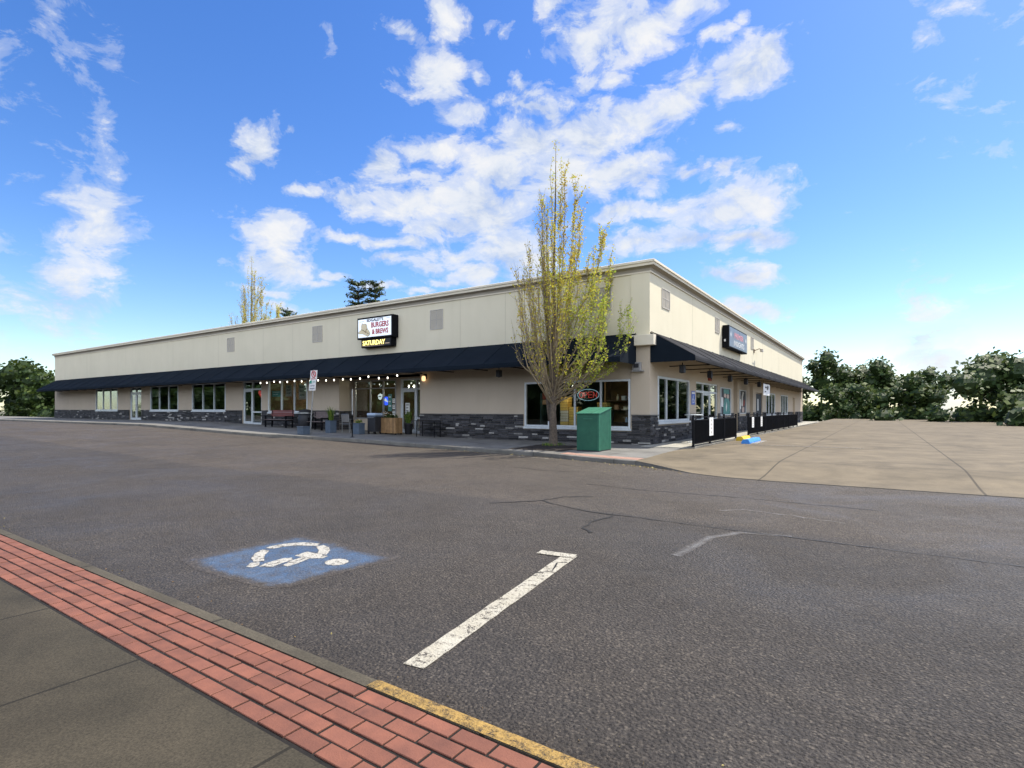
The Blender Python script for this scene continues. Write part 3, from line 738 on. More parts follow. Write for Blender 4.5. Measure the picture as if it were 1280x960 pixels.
# wall vents
def vent(F, a, z, w, h):
    b = MB()
    def bx(p, q, r, s, d0, d1):
        P = [F(x, zz, d) for d in (d0, d1) for x, zz in ((p, r), (q, r), (q, s), (p, s))]
        kk = len(b.v); b.v += P
        for f in ((0, 1, 2, 3), (4, 7, 6, 5), (0, 4, 5, 1), (1, 5, 6, 2), (2, 6, 7, 3), (3, 7, 4, 0)): b.f.append(tuple(kk + i for i in f)); b.m.append(0); b.r.append(.5)
    t = .03
    for p, q, r, s in ((a, a + t, z, z + h), (a + w - t, a + w, z, z + h), (a + t, a + w - t, z, z + t), (a + t, a + w - t, z + h - t, z + h)): bx(p, q, r, s, -.03, .02)
    bx(a + w / 2 - .012, a + w / 2 + .012, z + t, z + h - t, -.027, .02); bx(a + t, a + w - t, z + h / 2 - .012, z + h / 2 + .012, -.024, .02)
    k = z + t
    while k < z + h - t - .01: bx(a + t, a + w - t, k, k + .018, -.014, .01); k += .033
    bpart(b, 'wall_vent', MA['vent'])
vent(LF, -19.63, 5.06, .86, .9); vent(LF, -10.72, 5.05, .8, .92); vent(LF, -2.3, 5.05, .8, .92); vent(LF, -28.6, 5.05, .86, .9)
vent(RF, 1.27, 5.2, .93, .75); vent(RF, 9.35, 5.2, .86, .76); vent(RF, 18.4, 5.2, .86, .76)

# awnings
def awning(F, a0, a1, m, name, ztop, proj, zfront, drop, panel, endlow=True):
    b = MB(); n = max(1, round(abs(a1 - a0) / panel)); sub = 4
    rows = []
    for i in range(n * sub + 1):
        a = a0 + (a1 - a0) * i / (n * sub); t = (i % sub) / sub; sag = -.025 * math.sin(math.pi * t)
        wob = rng.uniform(-.006, .006)
        ring = [F(a, ztop, -.01), F(a, ztop * .66 + zfront * .34 + sag, -proj * .34), F(a, ztop * .33 + zfront * .67 + sag * 1.3, -proj * .67),
                F(a, zfront + sag * .6, -proj), F(a, zfront - drop * .5, -proj - .015 + wob), F(a, zfront - drop + (.012 if i % sub else 0), -proj - .01 + wob * 2),
                F(a, zfront - drop + (.012 if i % sub else 0), -proj + .012 + wob * 2), F(a, zfront - .03 + sag * .6, -proj + .02), F(a, ztop - .04, -.01)]
        rows.append(len(b.v)); b.v += ring
    for k0, k1 in zip(rows, rows[1:]):
        for j in range(8): b.f.append((k0 + j, k1 + j, k1 + j + 1, k0 + j + 1)); b.m.append(0); b.r.append(.5)
    # seams
    for i in range(n + 1):
        a = a0 + (a1 - a0) * i / n
        b.tube([F(a, ztop + .004, -.03), F(a, zfront + .006, -proj), F(a, zfront - drop, -proj - .016)], .009, 5)
    return bpart(b, name, m)
def tri_end(F, a, m, ztop, proj, zfront, drop, par, t=.012):
    b = MB(); poly = [(0, ztop - .01), (-proj, zfront), (-proj, zfront - drop), (0, zfront - drop)]
    A = [F(a, z, d) for d, z in poly]; B_ = [F(a + t, z, d) for d, z in poly]
    k = len(b.v); b.v += A + B_
    b.f += [(k, k + 1, k + 2, k + 3), (k + 7, k + 6, k + 5, k + 4)] + [(k + i, k + 4 + i, k + 4 + (i + 1) % 4, k + (i + 1) % 4) for i in range(4)]
    b.m += [0] * 6; b.r += [.5] * 6
    b.build('end_panel', m, par)
aw = awning(LF, XL + .5, -.53, MA['awning'], 'awning', 4.1, 1.53, 3.14, .2, 1.95); aw['label'] = 'navy fabric awning over the shaded street side'
tri_end(LF, -.525, MA['awning'], 4.1, 1.53, 3.14, .2, aw)
aw2 = awning(RF, .04, YR - .5, MA['awning_sunlit'], 'awning', 4.13, 1.6, 3.18, .18, 2.2); aw2['label'] = 'navy fabric awning over the sunlit side, toned grey for the sun'
tri_end(RF, .02, MA['awning'], 4.13, 1.6, 3.18, .18, aw2)  # end panel takes the darker, shaded copy of the fabric
for F, par, ps, pj in ((LF, aw, [-1.5 - 1.95 * i for i in range(30)], 1.5), (RF, aw2, [2.2 + 2.2 * i for i in range(19)], 1.57)):
    b = MB()
    for a in ps: b.tube([F(a, 3.0, -.0), F(a, 3.0, -pj)], .022, 6); b.tube([F(a, 4.0, -.03), F(a, 3.03, -pj)], .016, 5)
    b.tube([F(ps[0] + (.9 if F is LF else -1.9), 3.01, -pj), F(ps[-1], 3.01, -pj)], .02, 6)
    b.build('awning_frame', MA['black'], par)

# ------------------------------------------------------------------ signs on the building
def MT_L(x, y, z): return Matrix.Translation((x, y, z)) @ Matrix.Rotation(R(90), 4, 'X')
def MT_R(x, y, z): return Matrix.Translation((x, y, z)) @ Matrix.Rotation(R(90), 4, 'Z') @ Matrix.Rotation(R(90), 4, 'X')
s = thing('shop_sign', 'lit white box sign with red lettering and cream hat emblem above an amber message board', 'sign', (-14.1, -.02, 5.4))
x0, x1, zb, zt = -15.39, -12.82, 4.86, 5.96
b = MB(); b.box(x0, x1, -.42, -.02, zb, zt); b.build('case', MA['black'], s, bevel=.02)
b = MB(); b.box(x0 + .09, x1 - .09, -.432, -.415, zb + .09, zt - .09); f = b.build('sign_face', MA['sign_face'], s)
b = MB(); b.text("EDGALET'S", .19, MT_L(-14.05, -.436, 5.775), .003, 1.3, bold=.006); b.build('lettering', MA['navy'], f)
b = MB(); b.box(-15.2, -14.85, -.437, -.434, 5.75, 5.762); b.build('flourish', MA['navy'], f); b = MB(); b.box(-13.25, -12.98, -.437, -.434, 5.80, 5.812); b.build('flourish', MA['navy'], f)
b = MB(); b.text('BURGERS', .36, MT_L(-13.7, -.438, 5.52), .003, .84, bold=.012); b.build('lettering', MA['red'], f); b = MB(); b.text('& BREWS', .34, MT_L(-13.68, -.438, 5.18), .003, .84, bold=.012); b.build('lettering', MA['red'], f)
hat = [(-15.28, 5.22), (-15.2, 5.16), (-14.95, 5.14), (-14.75, 5.06), (-14.62, 5.0), (-14.48, 5.04), (-14.42, 5.14), (-14.5, 5.26), (-14.62, 5.38), (-14.66, 5.56), (-14.78, 5.62), (-14.9, 5.6), (-15.0, 5.66), (-15.06, 5.5), (-15.05, 5.36), (-15.16, 5.3)]
b = MB(); hc = (-14.84, 5.3); b.prism([(hc[0] + (p - hc[0]) * 1.06, hc[1] + (q - hc[1]) * 1.07) for p, q in hat], lambda a, c, d: (a, d, c), -.432, -.4355); b.mi = 1
b.prism(hat, lambda a, c, d: (a, d, c), -.4356, -.439)
b.mi = 0
for pts in ([(-15.05, 5.36), (-14.9, 5.31), (-14.75, 5.22), (-14.6, 5.2)], [(-14.62, 5.38), (-14.7, 5.3), (-14.73, 5.18)], [(-14.62, 5.1), (-14.55, 5.16), (-14.5, 5.1)]):
    b.tube([(p, -.44, q) for p, q in pts], .014, 5)
b.build('emblem', [MA['brown'], MA['cream']], f)
b = MB(); b.box(-15.15, -12.97, -.36, -.02, 4.43, zb); c2 = b.build('message_board', MA['black'], s, bevel=.015)
b = MB(); b.box(-15.1, -13.02, -.368, -.35, 4.47, zb - .05); b.build('led_panel', MA['led_panel'], c2)
b = MB(); b.text('SATURDAY', .32, MT_L(-14.22, -.372, 4.65), .004, 1.0, bold=.008); b.build('lettering', MA['led'], c2)
b = MB(); b.box(-13.4, -13.08, -.373, -.37, 4.56, 4.585); b.box(-15.05, -13.5, -.373, -.37, 4.495, 4.505); b.build('lettering', MA['led_dim'], c2)

s = thing('shop_sign', 'charcoal box sign with pale red and white lettering on the sunlit side wall', 'sign', (.05, 13, 5.1))
y0, y1, zb, zt = 10.75, 15.4, 4.55, 5.72
b = MB(); b.box(.03, .36, y0, y1, zb, zt); b.build('case', MA['black'], s, bevel=.02)
b = MB(); b.box(.35, .372, y0 + .08, y1 - .08, zb + .07, zt - .07); f = b.build('sign_face', MA['charcoal'], s)
b = MB(); b.text('PREMIER', .42, MT_R(.376, 13.1, 5.28), .003, 1.45); b.build('lettering', MA['pinkred'], f)
b = MB(); b.text('INSIGHTS', .4, MT_R(.376, 13.15, 4.86), .003, 1.55); b.build('lettering', MA['white'], f)
for yy in (11.15, 14.95):
    b = MB(); b.prism([(yy - .1, 5.25), (yy, 5.12), (yy + .1, 5.25), (yy, 5.42)], lambda a, c, d: (d, a, c), .372, .378); b.build('ornament', MA['white'], f)
b = MB(); b.box(.12, .2, y0 - .006, y0 + .004, 4.86, 4.98); b.build('switch_plate', MA['white'], s)

# small wall fittings
def wall_lamp(x, y, z, label):
    t = thing('wall_lamp', label, 'lamp', (x, y, z))
    b = MB(); b.box(x - .09, x + .09, y - .03, y + .0, z - .03, z + .2); b.tube([(x, y - .02, z + .16), (x, y - .13, z + .2), (x, y - .13, z + .12)], .014); b.build('bracket', MA['black'], t)
    b = MB(); b.lathe((x, y - .13, z), [(.04, -.13), (.085, -.11), (.1, 0), (.085, .1), (.03, .12)], 12); b.build('lamp_shade', MA['lamp_glow'], t, smooth=True)
wall_lamp(-11.03, -.002, 2.76, 'glowing amber wall lamp beside the recessed entrance under the awning')
def box_light(F, a, d, z, label, group=None, zc=3.0, name='awning_speaker'):
    t = thing(name, label, 'speaker', F(a, z, d), group); p = F(a, z, d)
    b = MB(); b.box(p[0] - .09, p[0] + .09, p[1] - .11, p[1] + .11, z - .19, z + .1); b.build('housing', MA['black_matt'], t, bevel=.02)
    b = MB(); b.tube([(p[0], p[1], z + .09), (p[0], p[1], zc)], .018, 6); b.build('hanger', MA['black'], t); b = MB(); b.tube([(p[0] - .07, p[1], z - .2), (p[0] + .07, p[1], z - .2)], .01, 5); b.build('bracket', MA['black'], t)
box_light(LF, -6.2, -.75, 2.83, 'black box speaker hung under the navy awning behind the tree', zc=3.1)
for a, w in ((.75, 'nearest the building corner'), (4.6, 'above the blue parking plate'), (8.3, 'past the side entrance'), (12.0, 'above the second poster window'), (15.8, 'farthest along, before the white banner')):
    box_light(RF, a, -.95, 2.82, 'black box speaker under the sunlit awning, ' + w, 'speakers under the side awning')
t = thing('utility_box', 'small grey utility box on the corner pier beside the awning end', 'box', (-.45, -.03, 2.85))
b = MB(); b.box(-.62, -.3, -.16, -.031, 2.72, 3.02); b.build('housing', MA['frame_grey'], t, bevel=.015)
b = MB(); b.box(-.56, -.37, -.175, -.158, 2.82, 2.97); b.build('screen', MA['black_matt'], t)
b = MB(); b.box(-.64, -.2, -.19, -.031, 2.68, 2.715); b.build('shelf', MA['frame_grey'], t)
t = thing('alarm_box', 'small dark red alarm box above the side entrance', 'alarm', (.01, 8.15, 2.8))
b = MB(); b.box(.002, .09, 7.95, 8.4, 2.68, 2.92); b.build('housing', MA['redboard'], t, bevel=.015)
b = MB(); b.lathe((.1, 8.17, 2.8), [(.05, -.05), (.06, 0), (.05, .05)], 10); b.build('strobe', MA['ink'], t)
t = thing('flood_light', 'small bronze flood light on a bracket high on the sunlit wall', 'lamp', (0, 19.4, 5.15))
b = MB(); b.box(.002, .05, 19.3, 19.5, 5.0, 5.25); b.tube([(.05, 19.4, 5.15), (.35, 19.4, 5.25), (.35, 20.1, 5.25)], .025); b.build('bracket', MA['brown'], t)
b = MB(); b.box(.28, .45, 20.0, 20.3, 5.1, 5.3); b.build('lamp_head', MA['vent'], t, bevel=.02)
# accessible parking plate on the side wall
t = thing('parking_plate', 'blue accessible parking plate on the tan wall between side window and entrance', 'sign', (.01, 5.45, 1.8))
b = MB(); b.box(.002, .012, 5.2, 5.75, 1.5, 2.1); b.build('plate', MA['blue_sign'], t, bevel=.003)
b = MB(); b.prism([(5.26 + .0, 1.98), (5.69, 1.98), (5.69, 2.06), (5.26, 2.06)], lambda a, c, d: (d, a, c), .012, .016)
b.tube([(.014, 5.42, 1.86), (.014, 5.44, 1.72), (.014, 5.56, 1.72), (.014, 5.62, 1.6)], .018, 5); b.lathe((.014, 5.42, 1.88), [(.012, -.03), (.035, 0), (.012, .03)], 8)
b.tube([(.014, 5.4 + .1 * math.cos(q), 1.68 + .11 * math.sin(q)) for q in [2.2 + .45 * i for i in range(9)]], .013, 5)
b.build('symbol', MA['white'], t)
# poster windows
def poster(y0, y1, z0, z1, label, kind):
    t = thing('poster', label, 'poster', (.02, (y0 + y1) / 2, z0))
    b = MB(); fw = .12
    b.box(.003, .04, y0, y0 + fw, z0, z1); b.box(.003, .04, y1 - fw, y1, z0, z1); b.box(.003, .04, y0 + fw, y1 - fw, z1 - .05, z1); b.box(.003, .04, y0 + fw, y1 - fw, z0, z0 + .05)
    b.build('frame', MA['frame'], t, bevel=.004)
    b = MB(); b.box(-.02, .012, y0 + fw, y1 - fw, z0 + .05, z1 - .05); p = b.build('print', MA['ink'], t)
    w = y1 - y0; h = z1 - z0; cy = (y0 + y1) / 2
    F = lambda a, c, d: (d, y0 + a * w, z0 + c * h)
    b = MB()
    if kind == 0:
        b.mi = 0; b.prism([(.3, .05), (.92, .05), (.9, .5), (.72, .66), (.62, .6), (.5, .66), (.36, .55), (.28, .3)], F, .012, .016)
        b.prism([(.32, .78), (.84, .78), (.84, .95), (.32, .95)], F, .012, .015)
        b.mi = 1; b.prism([(.34, .66), (.52, .64), (.56, .74), (.44, .8), (.33, .75)], F, .016, .019); b.prism([(.62, .62), (.8, .62), (.82, .74), (.7, .79), (.6, .72)], F, .016, .019)
        b.mi = 2; b.prism([(.1, .32), (.27, .3), (.27, .64), (.1, .66)], F, .012, .016); b.prism([(.5, .3), (.56, .12), (.62, .32), (.58, .5)], F, .017, .019)
        b.mi = 3; b.prism([(.1, .07), (.26, .06), (.28, .28), (.1, .3)], F, .016, .019)
    else:
        b.mi = 2; b.prism([(.3, .35), (.5, .3), (.52, .7), (.7, .9), (.5, .93), (.36, .75)], F, .012, .016); b.prism([(.1, .2), (.24, .2), (.24, .6), (.1, .62)], F, .012, .016)
        b.mi = 4; b.prism([(.55, .3), (.8, .36), (.85, .55), (.7, .62), (.55, .5)], F, .012, .016)
        b.mi = 1; b.prism([(.4, .06), (.7, .05), (.75, .26), (.5, .3), (.38, .2)], F, .012, .016)
    b.build('picture', [MA['teal'], MA['skin'], MA['paper'], MA['ink'], MA['redboard']], p)
poster(10.38, 12.75, .97, 2.45, 'framed poster window printed with two figures in teal', 0)
poster(15.0, 16.85, 1.03, 2.45, 'framed poster window printed in white, black and red', 1)
# papers in the side windows
def paper_on(parent_label, F, a0, a1, z0, z1, d, m='paper', lines=3, name='notice', cat='notice', ink='ink'):
    t = thing(name, parent_label, cat, F((a0 + a1) / 2, z0, d))
    b = MB()
    def bx(p, q, r, s, d0, d1):
        P = [F(x, z, dd_) for dd_ in (d0, d1) for x, z in ((p, r), (q, r), (q, s), (p, s))]
        kk = len(b.v); b.v += P
        for f in ((0, 1, 2, 3), (4, 7, 6, 5), (0, 4, 5, 1), (1, 5, 6, 2), (2, 6, 7, 3), (3, 7, 4, 0)): b.f.append(tuple(kk + i for i in f)); b.m.append(b.mi); b.r.append(.5)
    bx(a0, a1, z0, z1, d, d + .004); b.mi = 1
    w = a1 - a0; h = z1 - z0
    for i in range(lines):
        zz = z1 - h * (i + .8) / (lines + .8)
        bx(a0 + w * .15, a1 - w * rng.uniform(.15, .35), zz, zz + h * .28 / (lines + .8), d - .002, d)
    b.build('sheet', [MA[m], MA[ink]], t); return t
paper_on('white notice stuck inside the right pane of the side window', RF, 3.5, 4.3, 1.73, 2.0, .032, lines=2)
paper_on('tan poster hanging in the middle pane of the restaurant window', LF, -22.25, -21.65, 2.05, 2.72, .035, 'kraft', 3)
paper_on('large tan menu poster in the right pane of the restaurant window', LF, -21.0, -20.3, 1.86, 2.72, .035, 'kraft', 3)
paper_on('pale green poster in the left pane of the restaurant window', LF, -23.65, -22.75, 2.05, 2.4, .035, 'teal', 2, ink='paper')
paper_on('white notice taped to the glass entrance door', RB, -13.32, -13.02, 1.05, 1.62, .008)
paper_on('white notice low in the sidelight beside the entrance door', RB, -12.1, -11.8, 1.0, 1.35, .012, lines=2)
paper_on('green flyer in the right bay of the entrance window', RB, -14.6, -14.33, 1.2, 2.1, .012, 'teal', 3, ink='paper')
for i, w in enumerate(('top', 'middle', 'bottom')):
    paper_on('small pale sheet beside the green flyer, %s of three' % w, RB, -14.27, -14.06, 1.62 - i * .32, 1.86 - i * .32, .012, lines=2)
# neon signs
def neon(name, label, F, d, tubes, y=None):
    t = thing(name, label, 'neon sign', F(tubes[0][0][0][0], tubes[0][0][0][1], d))
    for pts, r, m, nm in tubes:
        b = MB(); b.tube([F(p, q, d) for p, q in pts], r, 6); b.build(nm, MA[m], t, smooth=True)
    return t
ox, oz, ow, oh = -2.53, 1.86, .46, .22
ell = [(ox + ow * math.cos(i * math.pi / 16), oz + oh * math.sin(i * math.pi / 16)) for i in range(33)]
cw = .155; chars = []
def ch(i, segs): return [[(ox - .38 + i * .2 + p * cw, oz - .11 + q * .22) for p, q in sg] for sg in segs]
O_ = [[(.5 + .5 * math.cos(i * math.pi / 6), .5 + .5 * math.sin(i * math.pi / 6)) for i in range(13)]]
P__ = [[(0, 0), (0, 1), (.8, .95), (.95, .72), (.8, .5), (0, .45)]]; E_ = [[(.95, 0), (0, 0), (0, 1), (.95, 1)], [(0, .5), (.8, .5)]]; N_ = [[(0, 0), (0, 1), (.95, 0), (.95, 1)]]
tubes = [(ell, .011, 'neon_blue', 'neon_tube')]
for i, g in enumerate((O_, P__, E_, N_)):
    for sg in ch(i, g): tubes.append((sg, .0115, 'neon_red', 'neon_tube'))
neon('open_sign', 'red OPEN neon sign in a pale blue oval in the corner shop window', LF, .1, tubes)
hx, hz = -24.98, 2.28
heart = [(hx + .30 * (math.sin(q) ** 3), hz + .26 * (.8125 * math.cos(q) - .3125 * math.cos(2 * q) - .125 * math.cos(3 * q) - .0625 * math.cos(4 * q))) for q in [i * math.pi / 12 for i in range(24)]]
t = thing('heart_sign', 'red glowing heart sign in the leftmost doorway', 'neon sign', (hx, .2, hz))
b = MB(); b.prism(heart, lambda a, c, d: (a, d, c), .14, .17); b.build('heart_panel', MA['neon_red'], t)
b = MB(); b.prism([(hx + .12 + (p - hx) * .35, hz - .1 + (q - hz) * .35) for p, q in heart], lambda a, c, d: (a, d, c), .12, .139); b.tube([(hx + .05, .15, hz - .35), (hx + .15, .15, hz - .55), (hx + .1, .15, hz - .8)], .03); b.build('ornament', MA['neon_pink'], t)
t = thing('neon_emblem', 'round deep blue neon emblem with white swoosh in the right entrance bay', 'neon sign', (-15.0, 1.05, 1.78))
b = MB(); b.prism([(-14.83 + .22 * math.cos(i * .524) * (1 if i not in (4, 5) else .8), 1.74 + .23 * math.sin(i * .524)) for i in range(12)], lambda a, c, d: (a, d, c), 1.03, 1.06); b.build('disc', MA['neon_deep'], t)
b = MB(); b.prism([(-14.98, 1.78), (-14.85, 1.88), (-14.74, 1.76), (-14.66, 1.66), (-14.8, 1.7)], lambda a, c, d: (a, d, c), 1.01, 1.028); b.build('swoosh', MA['neon_white'], t)
t = thing('neon_emblem', 'pale white lit emblem in the middle entrance bay', 'neon sign', (-15.7, 1.05, 2.0))
b = MB(); b.prism([(-15.42, 1.86), (-15.3, 1.8), (-15.18, 1.86), (-15.12, 2.08), (-15.3, 2.14), (-15.45, 2.06)], lambda a, c, d: (a, d, c), 1.03, 1.06); b.build('panel', MA['neon_white'], t)
b = MB(); b.box(-15.38, -15.2, 1.015, 1.029, 1.95, 2.0); b.build('lettering', MA['ink'], t)
# window stock
def card_boxes(x0, x1, y0, y1, z0, n, h, where, whites=()):
    for i in range(n):
        lab = '%s flat box, number %d from the bottom of the %s' % ('white' if i in whites else 'yellow', i + 1, where)
        lab = {0: 'bottom', n - 1: 'topmost'}.get(i, ['', 'second', 'third', 'fourth', 'fifth', 'sixth', 'seventh', 'eighth', 'ninth', 'tenth', 'eleventh'][i])
        col = 'white' if i in whites else 'yellow'
        lab = '%s flat box, %s of the %s' % (col, lab if i in (0, n - 1) else lab + ' from the bottom', where)
        dx = rng.uniform(-.012, .012); z = z0 + i * h
        t = thing('card_box', lab, 'box', ((x0 + x1) / 2, y0, z), 'flat boxes stacked in the corner shop window')
        b = MB(); b.rnd = rng.random(); b.box(x0 + dx, x1 + dx, y0, y1, z + .012, z + h); b.build('lid', MA['box_white' if i in whites else 'box_yellow'], t, bevel=.004)
        b = MB(); b.box(x0 + dx + .008, x1 + dx - .008, y0 + .006, y1, z, z + .012); b.build('base', MA['box_line'], t)
card_boxes(-4.02, -3.66, .55, .9, .56, 11, .113, 'tall stack behind the tree', (2, 3, 4, 5))
card_boxes(-3.62, -3.21, .55, .9, .56, 8, .104, 'lower stack beside the window mullion')
b = MB(); b.box(-2.4, -1.8, .4, .9, .56, 1.29); t = tag(b.build('display_stand', MA['inside']), 'dark display stand behind the green box in the corner shop window', 'stand')
card_boxes(-2.3, -1.88, .42, .75, 1.29, 3, .09, 'short stack under the OPEN sign')
t = thing('display_cabinet', 'brown display cabinet with shelves at the right of the corner shop', 'cabinet', (-1.5, 1.2, .02))
b = MB(); b.box(-2.25, -1.25, 1.5, 1.55, .02, 2.9); b.box(-2.25, -2.2, 1.0, 1.5, .02, 2.9); b.build('back_panel', mat('cabinet_wood', (.3, .16, .05), (.22, .12, .04), 4, .6), t)
for z in (.75, 1.25, 1.62): b = MB(); b.box(-2.19, -.5, .95, 1.49, z, z + .035); b.build('shelf', MA['inside_brown'], t)
items = [(-1.72, 1.655, .09, .24, 'cream', 'tall cream candle'), (-1.45, 1.655, .16, .17, 'paper', 'small framed picture'), (-1.2, 1.655, .12, .12, 'paper', 'small white box'), (-.95, 1.655, .26, .16, 'dark_leaf', 'dark green wreath'),
         (-1.75, 1.285, .16, .18, 'peach', 'peach gift box'), (-1.3, 1.285, .3, .12, 'cream', 'cream tray'), (-.85, 1.285, .25, .3, 'vent', 'grey carton'), (-.9, .785, .4, .15, 'peach', 'orange-brown crate'), (-1.35, .785, .12, .2, 'cooler', 'pale blue bottle')]
for x, z, w, h, m, nm in items:
    b = MB(); y_ = 1.1
    if 'bottle' in nm or 'candle' in nm: b.lathe((x, y_, z), [(w * .5, 0), (w * .5, h * .65), (w * .25, h * .75), (w * .22, h)], 10)
    elif 'wreath' in nm: b.tube([(x + w * .4 * math.cos(q * .524), y_, z + w * .45 + w * .4 * math.sin(q * .524)) for q in range(13)], .035, 6)
    else: b.box(x - w / 2, x + w / 2, y_ - .08, y_ + .08, z, z + h * .86); b.box(x - w / 2 - .006, x + w / 2 + .006, y_ - .086, y_ + .086, z + h * .86, z + h)
    tag(b.build('shelf_item', MA[m]), nm + ' on the shelves at the right of the corner shop window', nm.split()[-1], 'things on the shop shelves')
t = thing('display_rack', 'dark rack with a red header and peach cards in the left shop pane', 'rack', (-5, 1.2, .02))
b = MB(); b.box(-5.2, -5.15, .9, 1.4, .02, 2.0); b.build('frame', MA['inside_teal'], t); b = MB(); b.box(-4.25, -4.2, .9, 1.4, .02, 2.0); b.build('frame', MA['inside_teal'], t)
b = MB(); b.box(-5.15, -4.25, 1.0, 1.06, 1.72, 2.0); b.build('header', MA['redboard'], t)
b = MB(); b.box(-5.13, -4.75, .98, 1.03, 1.5, 1.7); b.build('card', MA['peach'], t); b = MB(); b.box(-4.7, -4.3, .98, 1.03, 1.52, 1.7); b.build('card', MA['peach'], t)
# interior pendant lights
for x, y, z, w in ((-3.3, .33, 2.2, 'in the corner shop, second pane'), (-22.9, 3.0, 2.75, 'behind the left restaurant pane'), (-21.9, 3.0, 2.75, 'behind the middle restaurant pane'), (-20.9, 3.0, 2.75, 'behind the right restaurant pane'), (-15.3, 3.2, 2.62, 'left of two behind the entrance transom'), (-14.9, 3.2, 2.62, 'right of two behind the entrance transom'), (-13.1, 3.0, 2.3, 'behind the glass entrance door')):
    t = thing('pendant_lamp', 'small lit pendant lamp ' + w, 'lamp', (x, y, z))
    b = MB(); b.tube([(x, y, z + .06), (x, y, 3.09)], .008, 5); b.build('cord', MA['black'], t)
    b = MB(); b.lathe((x, y, z), [(.02, -.06), (.055, -.03), (.06, 0), (.04, .05), (.02, .07)], 10); b.build('bulb', MA['bulb'], t, smooth=True)
    L0 = bpy.data.lights.new('pendant_light', 'POINT'); L0.energy = 8 if y < 1 else 24; L0.color = (1, .85, .62); L0.shadow_soft_size = .07
    lo_ = bpy.data.objects.new('pendant_light', L0); COL.objects.link(lo_); lo_.location = (0, -.1 if y < 1 else 0, -.14); lo_.parent = t

# string lights along the awning front
t = thing('string_lights', 'string of glowing white bulbs hung along the front of the navy awning', 'string lights', (-17, -1.45, 2.85))
bx_ = [-22.46, -21.83, -21.13, -20.57, -19.9, -19.25, -18.62, -17.9, -17.23, -16.58, -15.95, -15.27, -14.67, -14.0, -13.4, -12.68, -12.09, -11.46]
bz = [2.79, 2.79, 2.83, 2.79, 2.785, 2.815, 2.78, 2.78, 2.79, 2.765, 2.765, 2.78, 2.765, 2.78, 2.855, 2.755, 2.755, 2.845]
b = MB(); pts = []
for i, (x, z) in enumerate(zip(bx_, bz)):
    pts.append((x, -1.42, z + .075))
    if i < len(bx_) - 1: pts.append(((x + bx_[i + 1]) / 2, -1.42, (z + bz[i + 1]) / 2 + .055))
b.tube(pts, .007, 5)
for x in (-22.46, -19.25, -16.58, -13.4, -11.46): b.tube([(x, -1.42, 2.87), (x, -1.47, 2.99)], .006, 5)
b.build('wire', MA['black'], t)
for x, z in zip(bx_, bz):
    b = MB(); b.lathe((x, -1.42, z), [(.01, -.045), (.028, -.03), (.034, 0), (.024, .03), (.016, .06)], 10); bb = b.build('bulb', MA['bulb'], t, smooth=True)
    b = MB(); b.lathe((x, -1.42, z), [(.02, .055), (.02, .09)], 8); b.build('socket', MA['black'], bb)

# ------------------------------------------------------------------ street things on the far sidewalk
# green slant-top box
gz = zs(-.8, -3.0) - .004
t = thing('utility_cabinet', 'green painted wooden box with a sloping lid beside the street tree', 'cabinet', (-.78, -3.0, gz))
x0, x1, y0, y1 = -1.17, -.38, -3.5, -2.62
b = MB(); FX = lambda y, z, x: (x, y, z)
b.prism([(y0, gz + .03), (y1, gz + .03), (y1, gz + 1.36), (y0, gz + 1.18)], FX, x0, x1)
for xx in (x0, x1):
    for i in range(1, 5): pass
b.build('body', MA['green'], t, bevel=.006)
b = MB(); b.prism([(y0 - .03, gz + 1.182), (y1 + .02, gz + 1.375), (y1 + .02, gz + 1.405), (y0 - .03, gz + 1.212)], FX, x0 - .025, x1 + .025); lid = b.build('lid', MA['green_top'], t, bevel=.005)
b = MB()
for k in (.33, .66):
    xx = x0 + (x1 - x0) * k; b.prism([(y0 - .02, gz + 1.214), (y1 + .01, gz + 1.404), (y1 + .01, gz + 1.412), (y0 - .02, gz + 1.222)], FX, xx - .012, xx + .012)
b.build('batten', MA['green_top'], lid)
b = MB(); b.box((x0 + x1) / 2 - .16, (x0 + x1) / 2 + .16, y0 - .012, y0 - .002, gz + 1.02, gz + 1.05); b.build('latch', MA['green_top'], t)
for k in (.2, .8):
    b = MB(); b.box(x0 + (x1 - x0) * k - .05, x0 + (x1 - x0) * k + .05, y1 + .02, y1 + .035, gz + 1.3, gz + 1.38); b.build('hinge', MA['metal'], lid)
b = MB(); b.box(x0 - .004, x1 + .004, y0 - .004, y1 + .004, gz, gz + .028); b.build('plinth', MA['black_matt'], t)
b = MB(); b.box(x1 - .05, x1 + .008, y0 - .008, y0 + .05, gz + .03, gz + 1.18); b.build('corner_trim', MA['green_top'], t)
b = MB(); b.box(x1 - .05, x1 + .008, y1 - .05, y1 + .008, gz + .03, gz + 1.34); b.build('corner_trim', MA['green_top'], t)

# no-parking sign on a leaning pole
pz = zs(-15.73, -3)
t = thing('parking_sign', 'leaning steel pole with red no-parking plate and two small plates at the kerb', 'sign', (-15.73, -3.0, pz))
b = MB(); b.tube([(-15.73, -2.97, pz - .05), (-15.42, -2.97, 3.16)], .03, 8); b.build('pole', MA['metal'], t)
def plate(xc, z0, z1, w, m, nm, sl=.1):
    b = MB(); b.prism([(xc - w / 2 - .02, z0), (xc + w / 2 - .02, z0), (xc + w / 2 + .02, z1), (xc - w / 2 + .02, z1)], lambda a, c, d: (a, d, c), -3.012, -3.003)
    return b.build(nm, MA[m], t)
p1 = plate(-15.41, 2.69, 3.145, .5, 'white', 'plate'); p1['label'] = 'white plate with red no-parking symbol'
b = MB(); b.tube([(-15.4 + .15 * math.cos(i * .393), -3.018, 2.965 + .15 * math.sin(i * .393)) for i in range(17)], .022, 5); b.tube([(-15.51, -3.018, 3.07), (-15.29, -3.018, 2.86)], .022, 5)
